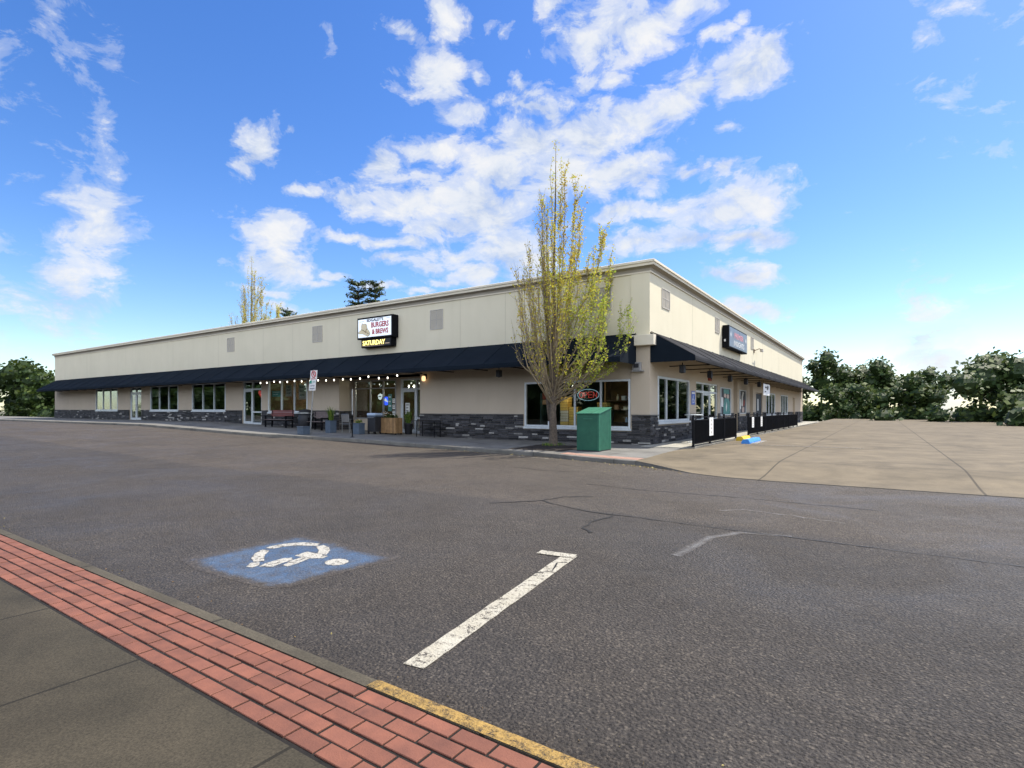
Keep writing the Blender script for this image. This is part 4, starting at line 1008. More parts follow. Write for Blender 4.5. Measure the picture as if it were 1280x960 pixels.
b.text('8AM-5PM', .08, MT_L(-15.42, -3.016, 2.745), .002); b.build('symbol', MA['sign_red'], p1)
b = MB(); b.text('P', .27, MT_L(-15.4, -3.0145, 2.965), .001); b.build('lettering', MA['ink'], p1)
p2 = plate(-15.48, 2.505, 2.685, .48, 'white', 'plate')
b = MB(); b.box(-15.71, -15.55, -3.017, -3.012, 2.52, 2.67); b.box(-15.5, -15.27, -3.017, -3.012, 2.58, 2.61); b.build('symbol', MA['sign_green'], p2)
p3 = plate(-15.52, 2.19, 2.5, .5, 'white', 'plate')
b = MB(); b.text('2 HOUR', .1, MT_L(-15.52, -3.015, 2.41), .002); b.build('lettering', MA['navy'], p3); b = MB(); b.text('PARKING', .09, MT_L(-15.52, -3.015, 2.28), .002); b.build('lettering', MA['navy'], p3)
# dark cube planter by the sign pole
z = zs(-15.6, -3.5)
t = thing('cube_planter', 'low dark blue cube planter at the foot of the leaning sign pole', 'planter', (-15.55, -3.4, z))
b = MB(); b.box(-15.85, -15.42, -3.6, -3.2, z, z + .36); b.build('body', MA['bluegrey'], t, bevel=.02)
b = MB(); b.box(-15.87, -15.4, -3.62, -3.18, z + .355, z + .395); b.build('rim', MA['bluegrey'], t, bevel=.01)
b = MB(); b.box(-15.82, -15.45, -3.57, -3.23, z + .36, z + .399); b.build('soil', MA['mulch'], t)
# thin post
z = zs(-12.68, -2.98)
t = thing('metal_post', 'thin post, black below and grey above, standing alone at the kerb', 'post', (-12.68, -2.98, z))
b = MB(); b.tube([(-12.68, -2.98, z), (-12.68, -2.98, 1.05)], .022, 8); b.lathe((-12.68, -2.98, z), [(.1, 0), (.1, .012), (.03, .03)], 12); b.build('lower_post', MA['black'], t)
b = MB(); b.tube([(-12.68, -2.98, 1.05), (-12.68, -2.98, 2.14)], .026, 8); b.lathe((-12.68, -2.98, 2.13), [(.03, 0), (.035, .03), (.01, .05)], 8); b.build('upper_post', MA['metal'], t)

# benches
def bench(xa, xb, y, m, label, h=.98):
    z = zs((xa + xb) / 2, y); t = thing('bench', label, 'bench', ((xa + xb) / 2, y, z), 'benches against the shop front')
    b = MB()
    for i in range(4): b.rnd = rng.random(); b.box(xa, xb, y - .42 + i * .11, y - .32 + i * .11, z + .43, z + .465)
    b.build('seat', MA['greywood'], t, bevel=.005)
    b = MB()
    for i in range(3): b.rnd = rng.random(); b.box(xa + .03, xb - .03, y + .03 + i * .012, y + .06 + i * .012, z + .62 + i * .125, z + .735 + i * .125)
    b.build('backrest', MA[m], t, bevel=.004)
    for x in (xa + .12, xb - .12):
        b = MB(); b.box(x - .035, x + .035, y - .42, y - .34, z, z + .62); b.build('leg', MA['black'], t, bevel=.006)
        b = MB(); b.prism([(y - .02, z), (y + .06, z), (y + .1, z + h), (y + .05, z + h)], FX, x - .035, x + .035); b.build('leg', MA['black'], t, bevel=.006)
        b = MB(); b.box(x - .045, x + .045, y - .44, y + .04, z + .62, z + .66); b.build('armrest', MA['black'], t, bevel=.006)
    b = MB(); b.box(xa + .1, xb - .1, y - .36, y - .02, z + .37, z + .425); b.build('seat_frame', MA['black'], t)
bench(-22.55, -20.35, -.75, 'redwood', 'long bench with faded red backboard under the restaurant window')
bench(-18.55, -17.2, -.75, 'greywood', 'shorter bench with weathered grey backboard beside the grass planter')
z = zs(-19.3, -.6)
t = thing('patio_bin', 'squat dark bin with a pale metal rim between the two benches', 'bin', (-19.35, -.65, z))
b = MB(); b.lathe((-19.35, -.65, z), [(.3, 0), (.36, .1), (.4, .45), (.38, .82)], 20); b.build('body', MA['black_matt'], t, smooth=True)
b = MB(); b.lathe((-19.35, -.65, z), [(.4, .82), (.43, .84), (.43, .9), (.4, .915)], 20); b.build('rim', MA['metal'], t)
b = MB(); b.lathe((-19.35, -.65, z), [(.37, .915), (.34, .99), (.18, 1.06), (.04, 1.08)], 20); b.build('lid', MA['black_matt'], t, smooth=True)
for k in (-1, 1):
    b = MB(); b.tube([(-19.35 + k * .42, -.65, z + .6), (-19.35 + k * .5, -.65, z + .62), (-19.35 + k * .42, -.65, z + .68)], .015); b.build('handle', MA['metal'], t)
# plants
def blades(b, c, n, h, spread, w=.012):
    for i in range(n):
        a = rng.uniform(0, 6.283); l = h * rng.uniform(.6, 1.1); s = spread * rng.uniform(.2, 1); b.rnd = rng.random()
        p0 = Vector(c) + Vector((rng.uniform(-.08, .08), rng.uniform(-.08, .08), 0)); d = Vector((math.cos(a), math.sin(a), 0)); sd = Vector((-d.y, d.x, 0)) * w
        p1 = p0 + d * s * .35 + Vector((0, 0, l * .6)); p2 = p0 + d * s + Vector((0, 0, l))
        b.face([p0 - sd, p0 + sd, p1 + sd * .8, p1 - sd * .8]); b.face([p1 - sd * .8, p1 + sd * .8, p2])
def leaves(b, c, rad, n, size, shell=.5):
    for i in range(n):
        d = Vector((rng.gauss(0, 1), rng.gauss(0, 1), rng.gauss(0, 1))).normalized() * (rng.random() ** shell)
        p = Vector(c) + Vector((d.x * rad[0], d.y * rad[1], d.z * rad[2])); leaf_at(b, p, size * rng.uniform(.7, 1.3))
def leaf_at(b, p, s, rnd=None):
    b.rnd = rng.random() if rnd is None else rnd
    u = Vector((rng.gauss(0, 1), rng.gauss(0, 1), rng.gauss(0, .7))).normalized(); v = u.orthogonal().normalized()
    v = (Matrix.Rotation(rng.uniform(0, 6.283), 3, u) @ v); w = u.cross(v) * .18
    b.face([p, p + u * s * .5 + v * s * .36 + w * s, p + u * s, p + u * s * .5 - v * s * .36 + w * s])
def planter_box(x0, x1, y0, y1, z, h, m, t):
    b = MB(); b.box(x0, x1, y0, y1, z, z + h); b.build('planter_box', MA[m], t, bevel=.012)
    b = MB(); b.box(x0 - .015, x1 + .015, y0 - .015, y1 + .015, z + h - .03, z + h + .012); b.build('rim', MA[m], t, bevel=.006)
    b = MB(); b.box(x0 + .03, x1 - .03, y0 + .03, y1 - .03, z + h, z + h + .02); b.build('soil', MA['mulch'], t)
z = zs(-15.6, -1.7)
t = thing('grass_planter', 'tall blue-grey planter with spiky green grass beside the patio chair', 'planter', (-15.75, -1.75, z))
planter_box(-15.95, -15.57, -1.95, -1.57, z, .6, 'bluegrey', t)
b = MB(); blades(b, (-15.76, -1.76, z + .6), 90, .72, .38); b.build('grass', MA['green_leaf'], t)
z = zs(-13.9, -1.4)
t = thing('flower_planter', 'blue-grey planter of small yellow flowers in front of the cooler', 'planter', (-14.0, -1.45, z))
planter_box(-14.28, -13.86, -1.62, -1.24, z, .52, 'bluegrey', t)
b = MB(); leaves(b, (-14.07, -1.43, z + .6), (.22, .18, .1), 120, .06); b.build('foliage', MA['green_leaf'], t)
b = MB()
for i in range(22): leaf_at(b, Vector((-14.07 + rng.uniform(-.2, .2), -1.43 + rng.uniform(-.16, .16), z + .66 + rng.uniform(-.03, .06))), .055, rng.choice((.45, .55, .62)))
b.build('flower', MA['petal'], t)
z = zs(-13.5, -.8)
t = thing('patio_cooler', 'dark patio cooler chest with pale blue lid beside the wooden planter', 'cooler', (-13.55, -.9, z))
b = MB(); b.box(-13.85, -13.3, -1.1, -.65, z + .12, z + .84); b.build('body', MA['black_matt'], t, bevel=.02)
b = MB(); b.box(-13.87, -13.28, -1.12, -.63, z + .9, z + 1.02); b.build('lid', MA['cooler'], t, bevel=.03)
b = MB(); b.box(-13.86, -13.29, -1.11, -.64, z + .845, z + .895); b.build('band', MA['bluegrey'], t)
b = MB(); b.tube([(-13.76, -1.11, z + .8), (-13.76, -1.17, z + .8), (-13.4, -1.17, z + .8), (-13.4, -1.11, z + .8)], .014); b.build('handle', MA['metal'], t)
for x in (-13.8, -13.35):
    for y in (-1.05, -.7):
        b = MB(); b.lathe((x, y, z), [(.03, 0), (.05, .03), (.05, .08), (.03, .13)], 10); b.build('foot', MA['black'], t)
z = zs(-12.9, -.5)
t = thing('wooden_planter', 'waist-high wooden plank planter with flowers at the recessed entrance', 'planter', (-12.95, -.45, z))
x0, x1, y0, y1 = -13.45, -12.3, -.72, -.25
b = MB(); n = 9
for i in range(n):
    b.rnd = rng.random(); b.box(x0 + (x1 - x0) * i / n + .004, x0 + (x1 - x0) * (i + 1) / n - .004, y0, y0 + .03, z + .06, z + .8)
    b.rnd = rng.random(); b.box(x0 + (x1 - x0) * i / n + .004, x0 + (x1 - x0) * (i + 1) / n - .004, y1 - .03, y1, z + .06, z + .8)
for i in range(4):
    for xx in (x0, x1 - .03): b.rnd = rng.random(); b.box(xx, xx + .03, y0 + .032 + i * .101, y0 + .128 + i * .101, z + .06, z + .8)
b.build('planter_box', MA['wood'], t, bevel=.004)
b = MB(); b.box(x0 + .03, x1 - .03, y0 + .035, y1 - .035, z + .05, z + .76); b.build('soil', MA['mulch'], t)
for x in (x0 + .02, x1 - .08):
    for y in (y0 + .02, y1 - .08):
        b = MB(); b.box(x, x + .06, y, y + .06, z, z + .058); b.build('foot', MA['black'], t)
b = MB(); leaves(b, (-12.9, -.48, z + .86), (.56, .2, .13), 420, .07); b.build('foliage', MA['dark_leaf'], t)
b = MB()
for i in range(46): leaf_at(b, Vector((-12.9 + rng.uniform(-.55, .45), -.5 + rng.uniform(-.18, .18), z + .96 + rng.uniform(-.06, .12))), .06, rng.choice((.1, .3, .42, .42, .9)))
b.build('flower', MA['petal'], t)
z = zs(-12.0, .3) - .01
t = thing('potted_shrub', 'bright green shrub in a tall black pot in front of the entrance door', 'potted plant', (-12.35, .2, z))
b = MB(); b.lathe((-12.35, .2, z), [(.15, 0), (.17, .05), (.22, .5), (.235, .53), (.22, .56), (.19, .55)], 18); b.build('pot', MA['black_matt'], t, smooth=True)
b = MB(); blades(b, (-12.35, .2, z + .53), 120, .62, .2, .012); leaves(b, (-12.35, .2, z + .85), (.2, .2, .3), 260, .07); b.build('foliage', MA['green_leaf'], t)
# patio chair
z = zs(-15.5, -1.0)
t = thing('patio_chair', 'metal patio chair with grey sling back facing the shop', 'chair', (-15.3, -1.0, z))
cx, cy = -15.25, -1.0
b = MB(); b.box(cx - .24, cx + .24, cy - .22, cy + .24, z + .42, z + .445); b.build('seat', MA['mesh_fabric'], t, bevel=.008)
b = MB(); b.prism([(cy - .27, z + .52), (cy - .255, z + .52), (cy - .29, z + .9), (cy - .305, z + .9)], FX, cx - .25, cx + .25); b.build('backrest', MA['mesh_fabric'], t)
for sx in (-1, 1):
    b = MB(); b.tube([(cx + sx * .27, cy - .26, z), (cx + sx * .27, cy - .26, z + .45), (cx + sx * .27, cy - .31, z + .93)], .016); b.build('leg', MA['metal'], t)
    b = MB(); b.tube([(cx + sx * .27, cy + .26, z), (cx + sx * .27, cy + .24, z + .66)], .016); b.build('leg', MA['metal'], t)
    b = MB(); b.tube([(cx + sx * .27, cy + .27, z + .66), (cx + sx * .27, cy - .28, z + .68)], .018); b.build('armrest', MA['metal'], t)
b = MB()
for y in (cy - .26, cy + .25): b.tube([(cx - .27, y, z + .43), (cx + .27, y, z + .43)], .014)
b.tube([(cx - .27, cy - .31, z + .92), (cx + .27, cy - .31, z + .92)], .014); b.build('frame', MA['metal'], t)
# iron table by the stone base
z = zs(-10.2, -.6)
t = thing('bistro_table', 'black iron side table standing against the dark stone base', 'table', (-10.3, -.6, z))
b = MB(); b.box(-10.95, -9.65, -.85, -.35, z + .73, z + .76); b.build('tabletop', MA['black'], t, bevel=.006)
for x in (-10.85, -9.75):
    for y in (-.8, -.4):
        b = MB(); b.tube([(x, y, z), (x, y, z + .73)], .018); b.build('leg', MA['black'], t)
b = MB(); b.tube([(-10.85, -.6, z + .2), (-9.75, -.6, z + .2)], .012); b.box(-10.84, -10.3, -.8, -.4, z + .5, z + .52); b.build('stretcher', MA['black'], t)

# ------------------------------------------------------------------ right side: fences, wheel stops, banner
def fence(ya, yb, x, label, nposts):
    t = thing('patio_fence', label, 'fence', (x, ya, .03), 'black patio fences along the side walkway')
    for i in range(nposts):
        y = ya + (yb - ya) * i / (nposts - 1)
        b = MB(); b.box(x - .03, x + .03, y - .03, y + .03, .0, 1.08); b.box(x - .037, x + .037, y - .037, y + .037, 1.08, 1.1); b.box(x - .055, x + .055, y - .055, y + .055, .05, .065); b.build('post', MA['black'], t)
    b = MB()
    for z in (1.03, .93, .14): b.box(x - .018, x + .018, ya + .03, yb - .03, z - .018, z + .018)
    b.build('rail', MA['black'], t)
    b = MB(); n = int((yb - ya) / .095)
    for i in range(1, n): y = ya + (yb - ya) * i / n; b.box(x - .009, x + .009, y - .009, y + .009, .12, .93)
    b.build('picket', MA['black'], t)
    b = MB(); b.box(x - .013, x - .0095, ya + .03, yb - .03, .16, .91); b.build('privacy_screen', MA['black'], t)
fence(-.9, 5.5, 1.8, 'black metal patio fence nearest the building corner', 4)
fence(8.1, 26, 1.8, 'second black metal patio fence beyond the gap and yellow wheel stop', 9)
for (ya, yb, z0, z1, w) in ((1.02, 1.56, .34, 1.0, 'on the nearer patio fence'), (8.82, 9.3, .42, .92, 'on the second patio fence, nearer of two'), (11.1, 11.55, .42, .92, 'on the second patio fence, farther of two')):
    t = thing('fence_sign', 'tall narrow white notice hung ' + w, 'sign', (1.83, ya, z0), 'white notices on the patio fences')
    b = MB(); b.box(1.832, 1.842, ya, yb, z0, z1); b.build('plate', MA['white'], t, bevel=.002)
    b = MB()
    for i in range(4): b.prism([((ya + yb) / 2 + .09 * math.cos(q * .785), z1 - (z1 - z0) * (i + .75) / 4.6 + .04 * math.sin(q * .785)) for q in range(8)], lambda a, c, d: (d, a, c), 1.842, 1.844)
    b.build('lettering', MA['vent'], t)
def wheel_stop(p, q, m, label, bars=False):
    t = thing('wheel_stop', label, 'wheel stop', ((p[0] + q[0]) / 2, (p[1] + q[1]) / 2, 0))
    p, q = Vector((*p, 0)), Vector((*q, 0)); d = (q - p).normalized(); n = Vector((-d.y, d.x, 0))
    pr = [(-.14, -.01), (-.14, .05), (-.09, .15), (.09, .15), (.14, .05), (.14, -.01)]
    b = MB(); A = [tuple(p + n * a + Vector((0, 0, z))) for a, z in pr]; B_ = [tuple(q + n * a + Vector((0, 0, z))) for a, z in pr]
    b.v += A + B_; b.f += [tuple(range(6)), tuple(range(11, 5, -1))] + [(i, (i + 1) % 6, 6 + (i + 1) % 6, 6 + i) for i in range(6)]; b.m += [0] * 8; b.r += [.5] * 8
    b.build('body', MA[m], t, bevel=.012)
    for f_ in (.15, .85):
        c = p + (q - p) * f_; b = MB(); b.lathe((c.x, c.y, .148), [(.022, 0), (.022, .012), (.012, .018)], 8); b.build('anchor_pin', MA['metal'], t)
    if bars:
        b = MB(); L_ = (q - p).length; sd = 1 if n.x > 0 else -1
        for i in range(5):
            c = p + d * (L_ * (.1 + .2 * i))
            P = [c + n * sd * .145 + Vector((0, 0, .012)), c + d * .1 + n * sd * .145 + Vector((0, 0, .012)), c + d * .17 + n * sd * .38 + Vector((0, 0, .012)), c + d * .07 + n * sd * .38 + Vector((0, 0, .012))]
            b.face(P)
        b.build('paint_stripe', MA['white'], t)
wheel_stop((2.72, 2.75), (2.72, 5.0), 'stop_blue', 'blue painted concrete wheel stop with white stripes beside it', True)
wheel_stop((2.12, 4.7), (2.12, 6.2), 'stop_yellow', 'yellow painted concrete wheel stop at the gap between the fences')
struct(strip_sheet('lot_marking', [([(2.1, 2.1), (6.5, 2.15)], .1)], MA['symbol_paint'], .19))
t = thing('banner', 'white banner hanging below the sunlit awning near the dark side door', 'banner', (1.3, 15.8, 2.7))
b = MB(); n = 10
for i in range(n):
    y = 15.1 + 2.4 * i / n; y2 = 15.1 + 2.4 * (i + 1) / n; w0 = 1.3 + .03 * math.sin(i * 1.1); w1 = 1.3 + .03 * math.sin((i + 1) * 1.1)
    P = [(w0, y, 2.12), (w1, y2, 2.12), (w1, y2, 2.78), (w0, y, 2.78)]
    b.face(P); b.face([(p[0] - .006, p[1], p[2]) for p in reversed(P)])
sh = b.build('cloth', MA['white'], t, smooth=True)
b = MB(); b.box(1.335, 1.34, 15.5, 16.0, 2.55, 2.63); b.box(1.335, 1.34, 15.4, 15.8, 2.3, 2.36); b.prism([(16.3, 2.5), (16.5, 2.45), (16.6, 2.65), (16.4, 2.7)], lambda a, c, d: (d, a, c), 1.335, 1.34); b.build('lettering', MA['ink'], sh)
b = MB(); b.tube([(1.3, 15.15, 2.78), (1.3, 15.15, 3.0)], .008); b.tube([(1.3, 17.45, 2.78), (1.3, 17.45, 3.0)], .008); b.build('tie', MA['black'], t)
t = thing('patio_table', 'white-topped patio table just behind the nearer fence', 'table', (.95, 2.2, .012))
b = MB(); b.lathe((.95, 2.2, 1.06), [(.32, 0), (.34, .012), (.34, .03), (.32, .04)], 20); b.build('tabletop', MA['frame'], t)
b = MB(); b.lathe((.95, 2.2, .012), [(.24, 0), (.24, .02), (.04, .06), (.035, 1.05)], 14); b.build('pedestal', MA['frame'], t)

# ------------------------------------------------------------------ tree pit and trees
b = MB()
for i in range(12):
    for j in range(12):
        pass
n = 16; x0, x1, y0, y1 = -3.55, -1.45, -4.0, -1.75
for i in range(n + 1):
    for j in range(n + 1):
        x = x0 + (x1 - x0) * i / n; y = y0 + (y1 - y0) * j / n; yy = max(y, curb_y(x) + .17)
        e = min(i, n - i, j, n - j); b.v.append((x, yy, zs(x, yy) + (.004 if e == 0 else .012 + rng.uniform(0, .03))))
for i in range(n):
    for j in range(n): k = i * (n + 1) + j; b.f.append((k, k + n + 1, k + n + 2, k + 1)); b.m.append(0); b.r.append(.5)
struct(b.build('tree_pit_ground', MA['mulch']))
TX, TY = -2.85, -2.1; TZ = zs(TX, TY)
b = MB(); 
for i in range(150):
    a = rng.uniform(0, 6.28); r = rng.uniform(.12, .42); blades(b, (TX + r * math.cos(a), TY + r * math.sin(a), TZ + .01), 1, .13, .08, .008)
tag(b.build('weeds', MA['green_leaf']), 'tuft of yellow-green weeds at the foot of the street tree', 'weeds', kind='stuff')

b = MB()
for i in range(160):
    x = rng.uniform(-9, 3.4) if i % 3 else rng.gauss(1.9, .5); y = (curb_y(x) if x < 1.5 else apron_y(x)) - abs(rng.gauss(0, .18)) - .05
    leaf_at(b, Vector((x, y, zroad(x, y) + .006)), rng.uniform(.025, .06), rng.choice((.1, .5, .55, .9)))
for i in range(70):
    x = rng.uniform(-4, 9); y = -17.1 + abs(rng.gauss(0, .12)); leaf_at(b, Vector((x, y, zroad(x, y) + .004)), rng.uniform(.008, .02), rng.choice((.55, .9, 1)))
tag(b.build('leaf_litter', mk_leaf('dry_leaf', [(0, (.3, .22, .08)), (.5, (.4, .33, .12)), (1, (.2, .12, .05))], .1)), 'dry leaf litter scattered along the kerbs', 'leaf litter', kind='stuff')

def street_tree(name, label, x, y, z, seed):
    r_ = random.Random(seed); t = thing(name, label, 'tree', (x, y, z))
    env = [(1.6, .15), (2.1, .8), (2.7, 1.6), (3.5, 1.95), (4.6, 2.12), (5.6, 2.15), (6.6, 1.95), (7.8, 1.35), (9.2, .8), (10.2, .35), (11.05, .02)]
    def er(h):
        for (a, r0), (c, r1) in zip(env, env[1:]):
            if a <= h <= c: return r0 + (r1 - r0) * (h - a) / (c - a)
        return .02
    tr = MB()
    tr.tube([(x, y, z - .05), (x + .01, y, z + .08), (x, y + .01, z + .5), (x - .02, y, z + 1.2), (x + .03, y, z + 1.9), (x + .02, y, z + 2.6), (x + .05, y, z + 4.2), (x + .03, y + .02, z + 6.5), (x + .1, y, z + 8.8), (x + .12, y, z + 11.0)],
            [.24, .17, .145, .13, .12, .1, .07, .045, .025, .006], 10)
    tr.tube([(x - .1, y - .05, z + .9), (x - .2, y, z + 1.5), (x - .32, y + .05, z + 2.2), (x - .5, y + .1, z + 3.2)], [.075, .07, .06, .045], 8)
    tr.build('trunk', MA['bark'], t, smooth=True)
    lb = MB(); lf = MB()
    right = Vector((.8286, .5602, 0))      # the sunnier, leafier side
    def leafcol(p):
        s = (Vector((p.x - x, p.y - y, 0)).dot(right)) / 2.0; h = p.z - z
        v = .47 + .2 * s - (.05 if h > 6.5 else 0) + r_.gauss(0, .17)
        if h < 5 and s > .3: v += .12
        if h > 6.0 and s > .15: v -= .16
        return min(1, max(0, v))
    def put_leaf(p, s): 
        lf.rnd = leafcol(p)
        u = Vector((r_.gauss(0, 1), r_.gauss(0, 1), r_.gauss(0, .8))).normalized(); v = Matrix.Rotation(r_.uniform(0, 6.283), 3, u) @ u.orthogonal().normalized(); w = u.cross(v) * .2
        lf.face([p, p + u * s * .5 + v * s * .38 + w * s, p + u * s, p + u * s * .5 - v * s * .38 + w * s])
    limbs = []
    for i in range(86):
        a = r_.uniform(0, 6.283); f = (i + .5) / 86
        he = (4.3 + 6.2 * (r_.random() ** 1.1)) if i % 8 else r_.uniform(2.9, 4.4)
        if he > 9.8: he = r_.uniform(6.5, 9.8)
        side = math.cos(a - .594)
        rr = er(he) * (.35 + .65 * math.sqrt(r_.random())) * (1 + .27 * side)
        if he > 7.4 and side < -.2: rr *= .6
        hs = r_.uniform(1.3, 2.3) + (0 if he < 7 else r_.uniform(0, 2.2)); n_ = 9
        bulge = 1.0
        pts = []
        for k in range(n_ + 1):
            tt = k / n_; q = 1 - (1 - tt) ** (2.0 if he > 6 else 3.2)
            hh = hs + (he - hs) * (tt ** 1.12)
            rad = min(rr * q * 1.02, er(hh) * (1 + .27 * side) + .1)
            pts.append(Vector((x + .02 + rad * math.cos(a) + r_.gauss(0, .018), y + rad * math.sin(a) + r_.gauss(0, .018), z + hh)))
        r0 = r_.uniform(.016, .032); lb.tube(pts, [r0 * (1 - .84 * k / n_) for k in range(n_ + 1)], 5, False)
        limbs.append((pts, he, side))
    for pts, he, side in limbs:
        dens = .95 + .8 * side
        L_ = sum((q - p).length for p, q in zip(pts, pts[1:]))
        for k in range(int(L_ * 5.0)):
            i = r_.randint(2, len(pts) - 2); p = pts[i].lerp(pts[i + 1], r_.random())
            out = Vector((p.x - x, p.y - y, 0)); out = out.normalized() if out.length > .05 else Vector((1, 0, 0))
            ln = r_.uniform(.2, .75); d = (out * r_.uniform(.05, .5) + Vector((r_.gauss(0, .22), r_.gauss(0, .22), 1))).normalized()
            e = p + d * ln; lb.tube([p, p.lerp(e, .5) + Vector((r_.gauss(0, .015), r_.gauss(0, .015), 0)), e], [.006, .005, .002], 3, False)
            for m_ in range(int(ln * 13 * (.62 if p.z - z < 4.2 else (1.1 if p.z - z < 5.8 else 1.5)) * max(.25, dens) * r_.uniform(.5, 1.4)) + 1):
                q = p.lerp(e, r_.random()) + Vector((r_.gauss(0, .035), r_.gauss(0, .035), r_.gauss(0, .03))); put_leaf(q, r_.uniform(.05, .092))
        for k in range(int(L_ * 9 * max(.4, dens))):
            i = r_.randint(3, len(pts) - 2); p = pts[i].lerp(pts[i + 1], r_.random()); put_leaf(p + Vector((r_.gauss(0, .04), r_.gauss(0, .04), 0)), r_.uniform(.05, .092))
    for k in range(150):
        h = r_.uniform(6.5, 11.0); p = Vector((x + .1 + r_.gauss(0, .06), y + r_.gauss(0, .06), z + h)); put_leaf(p, r_.uniform(.05, .08))
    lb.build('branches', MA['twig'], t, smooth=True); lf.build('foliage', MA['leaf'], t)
    return t
ST = street_tree('street_tree', 'slender street tree with sparse yellow-green spring leaves beside the green box', TX, TY, TZ, 5)
c = copy_tree(ST); c.location = (-52.5, 15.6, -.3); c.scale = (1.75, 1.75, 1.72); c.rotation_euler = (0, 0, .2)
tag(c, 'tall yellow-green leafy tree rising behind the far left end of the roof', 'tree')
# far conifers
def conifer(x, y, z, H, rad, label, seed):
    r_ = random.Random(seed); t = thing('conifer_tree', label, 'tree', (x, y, z), 'conifers behind the roof')
    tr = MB(); tr.tube([(x, y, z), (x + .1, y, z + H * .5), (x, y, z + H * .98)], [H * .022, H * .014, .03], 8); tr.build('trunk', MA['dark_bark'], t)
    b = MB(); w = MB(); h = H * .28
    while h < H * .985:
        f = (h / H); rr = rad * (1 - f) ** .62 * 1.25 + .3; nb = r_.randint(6, 9)
        for i in range(nb):
            a = r_.uniform(0, 6.283); L_ = rr * r_.uniform(.6, 1.15); el = r_.uniform(-.05, .13) if f < .85 else r_.uniform(.2, .8)
            e = Vector((x + L_ * math.cos(a), y + L_ * math.sin(a), z + h + L_ * el)); p = Vector((x, y, z + h))
            w.tube([p, p.lerp(e, .5) + Vector((0, 0, -.06 * L_)), e], [.06, .04, .015], 4, False)
            for k in range(int(26 * L_ + 14)):
                s = r_.random() ** .7; q = p.lerp(e, s) + Vector((r_.gauss(0, .16 + .16 * L_ * .3), r_.gauss(0, .16 + .16 * L_ * .3), r_.gauss(.04, .07)))
                b.rnd = min(1, max(0, .45 + r_.gauss(0, .25) + .15 * (q.z - (z + h)))); u = Vector((r_.gauss(0, 1), r_.gauss(0, 1), r_.gauss(0, .35))).normalized(); v = u.cross(Vector((0, 0, 1))).normalized() + Vector((0, 0, r_.gauss(0, .3)))
                sz = r_.uniform(.16, .34); b.face([q - v * sz * .3, q + u * sz, q + v * sz * .3, q - u * sz * .5])
        h += H * r_.uniform(.036, .055)
    w.build('branches', MA['dark_bark'], t); b.build('foliage', MA['needle'], t)
conifer(-42.2, 22.3, -.3, 16.4, 3.5, 'dark conifer with flat layered boughs behind the roof, left of the pair', 3)
conifer(-40.6, 23.4, -.3, 16.2, 2.6, 'dark conifer with flat layered boughs behind the roof, right of the pair', 4)
conifer(-60.6, 25.6, -.3, 15.2, 4.5, 'small dark conifer top just showing over the roof edge at left', 8)
conifer(-63.5, 27.5, -.3, 14.2, 4.0, 'low conifer tip showing beside the small one at left', 9)
# far woods round the block (mass)
def woods(pts, name, label, size=.55):
    b = MB(); r_ = random.Random(21)
    for (x, y, h, w) in pts:
        cl = [(0, 0, .55, .62)] + [(r_.gauss(0, .42), r_.gauss(0, .42), r_.uniform(.3, .9), r_.uniform(.28, .55)) for _ in range(7)] + [(r_.gauss(0, .75), r_.gauss(0, .4), r_.uniform(.06, .2), r_.uniform(.3, .5)) for _ in range(5)]
        for (dx, dy, hz, rs) in cl:
            c = Vector((x + dx * w, y + dy * w, -.5 + h * hz)); rr = rs * w
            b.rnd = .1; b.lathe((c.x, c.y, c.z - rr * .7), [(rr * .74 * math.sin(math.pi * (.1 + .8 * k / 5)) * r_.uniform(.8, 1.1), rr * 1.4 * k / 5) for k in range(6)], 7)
            for k in range(int(52 * rr * rr + 30)):
                d = Vector((r_.gauss(0, 1), r_.gauss(0, 1), r_.gauss(0, 1))).normalized() * r_.uniform(.6, 1.12)
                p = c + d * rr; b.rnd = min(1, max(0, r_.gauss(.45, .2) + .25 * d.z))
                u = Vector((r_.gauss(0, 1), r_.gauss(0, 1), r_.gauss(0, .6))).normalized(); v = u.orthogonal().normalized(); s = size * r_.uniform(.5, 1.3)
                b.face([p, p + u * s * .5 + v * s * .4, p + u * s, p + u * s * .5 - v * s * .4])
        b.tube([(x, y, -.7), (x + .1, y, h * .6)], [.22, .12], 6)
    return tag(b.build(name, MA['dark_leaf']), label, 'woods', kind='stuff')
P1 = [(-118 + i * 5.0, -34 + rng.uniform(-2, 2), rng.uniform(6, 9.5), rng.uniform(3.2, 4.2)) for i in range(31)]
P2 = [(2 + i * 3.4, 66 - i * .9 + rng.uniform(-7, 7), rng.uniform(4.5, 10.5), rng.uniform(2.2, 4)) for i in range(24)] + [(30 + i * 4, 100 - i * 3 + rng.uniform(-7, 7), rng.uniform(9, 15), rng.uniform(3, 5)) for i in range(14)] + [(-9 + i * 4, 84 + rng.uniform(-5, 5), rng.uniform(7, 12), rng.uniform(3, 4.2)) for i in range(6)] + [(20 + i * 6, 40 - i * 5, rng.uniform(5, 8), rng.uniform(2.4, 3.4)) for i in range(6)]
P3 = [(-100 + i * 5, -6 + i * 4 + rng.uniform(-3, 3), rng.uniform(7, 11), rng.uniform(3, 4)) for i in range(6)]
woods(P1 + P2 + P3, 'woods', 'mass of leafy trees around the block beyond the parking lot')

# ------------------------------------------------------------------ camera
cam = bpy.data.cameras.new('camera'); co = bpy.data.objects.new('camera', cam); COL.objects.link(co)
co.location = (6.985, -19.29, 1.3); co.rotation_euler = (R(90), 0, math.atan2(.5602, .8286))
cam.sensor_width = 36; cam.lens = 684 / 1280 * 36; cam.shift_y = 31.5 / 1280; cam.clip_end = 3000; cam.clip_start = .05
sc.camera = co

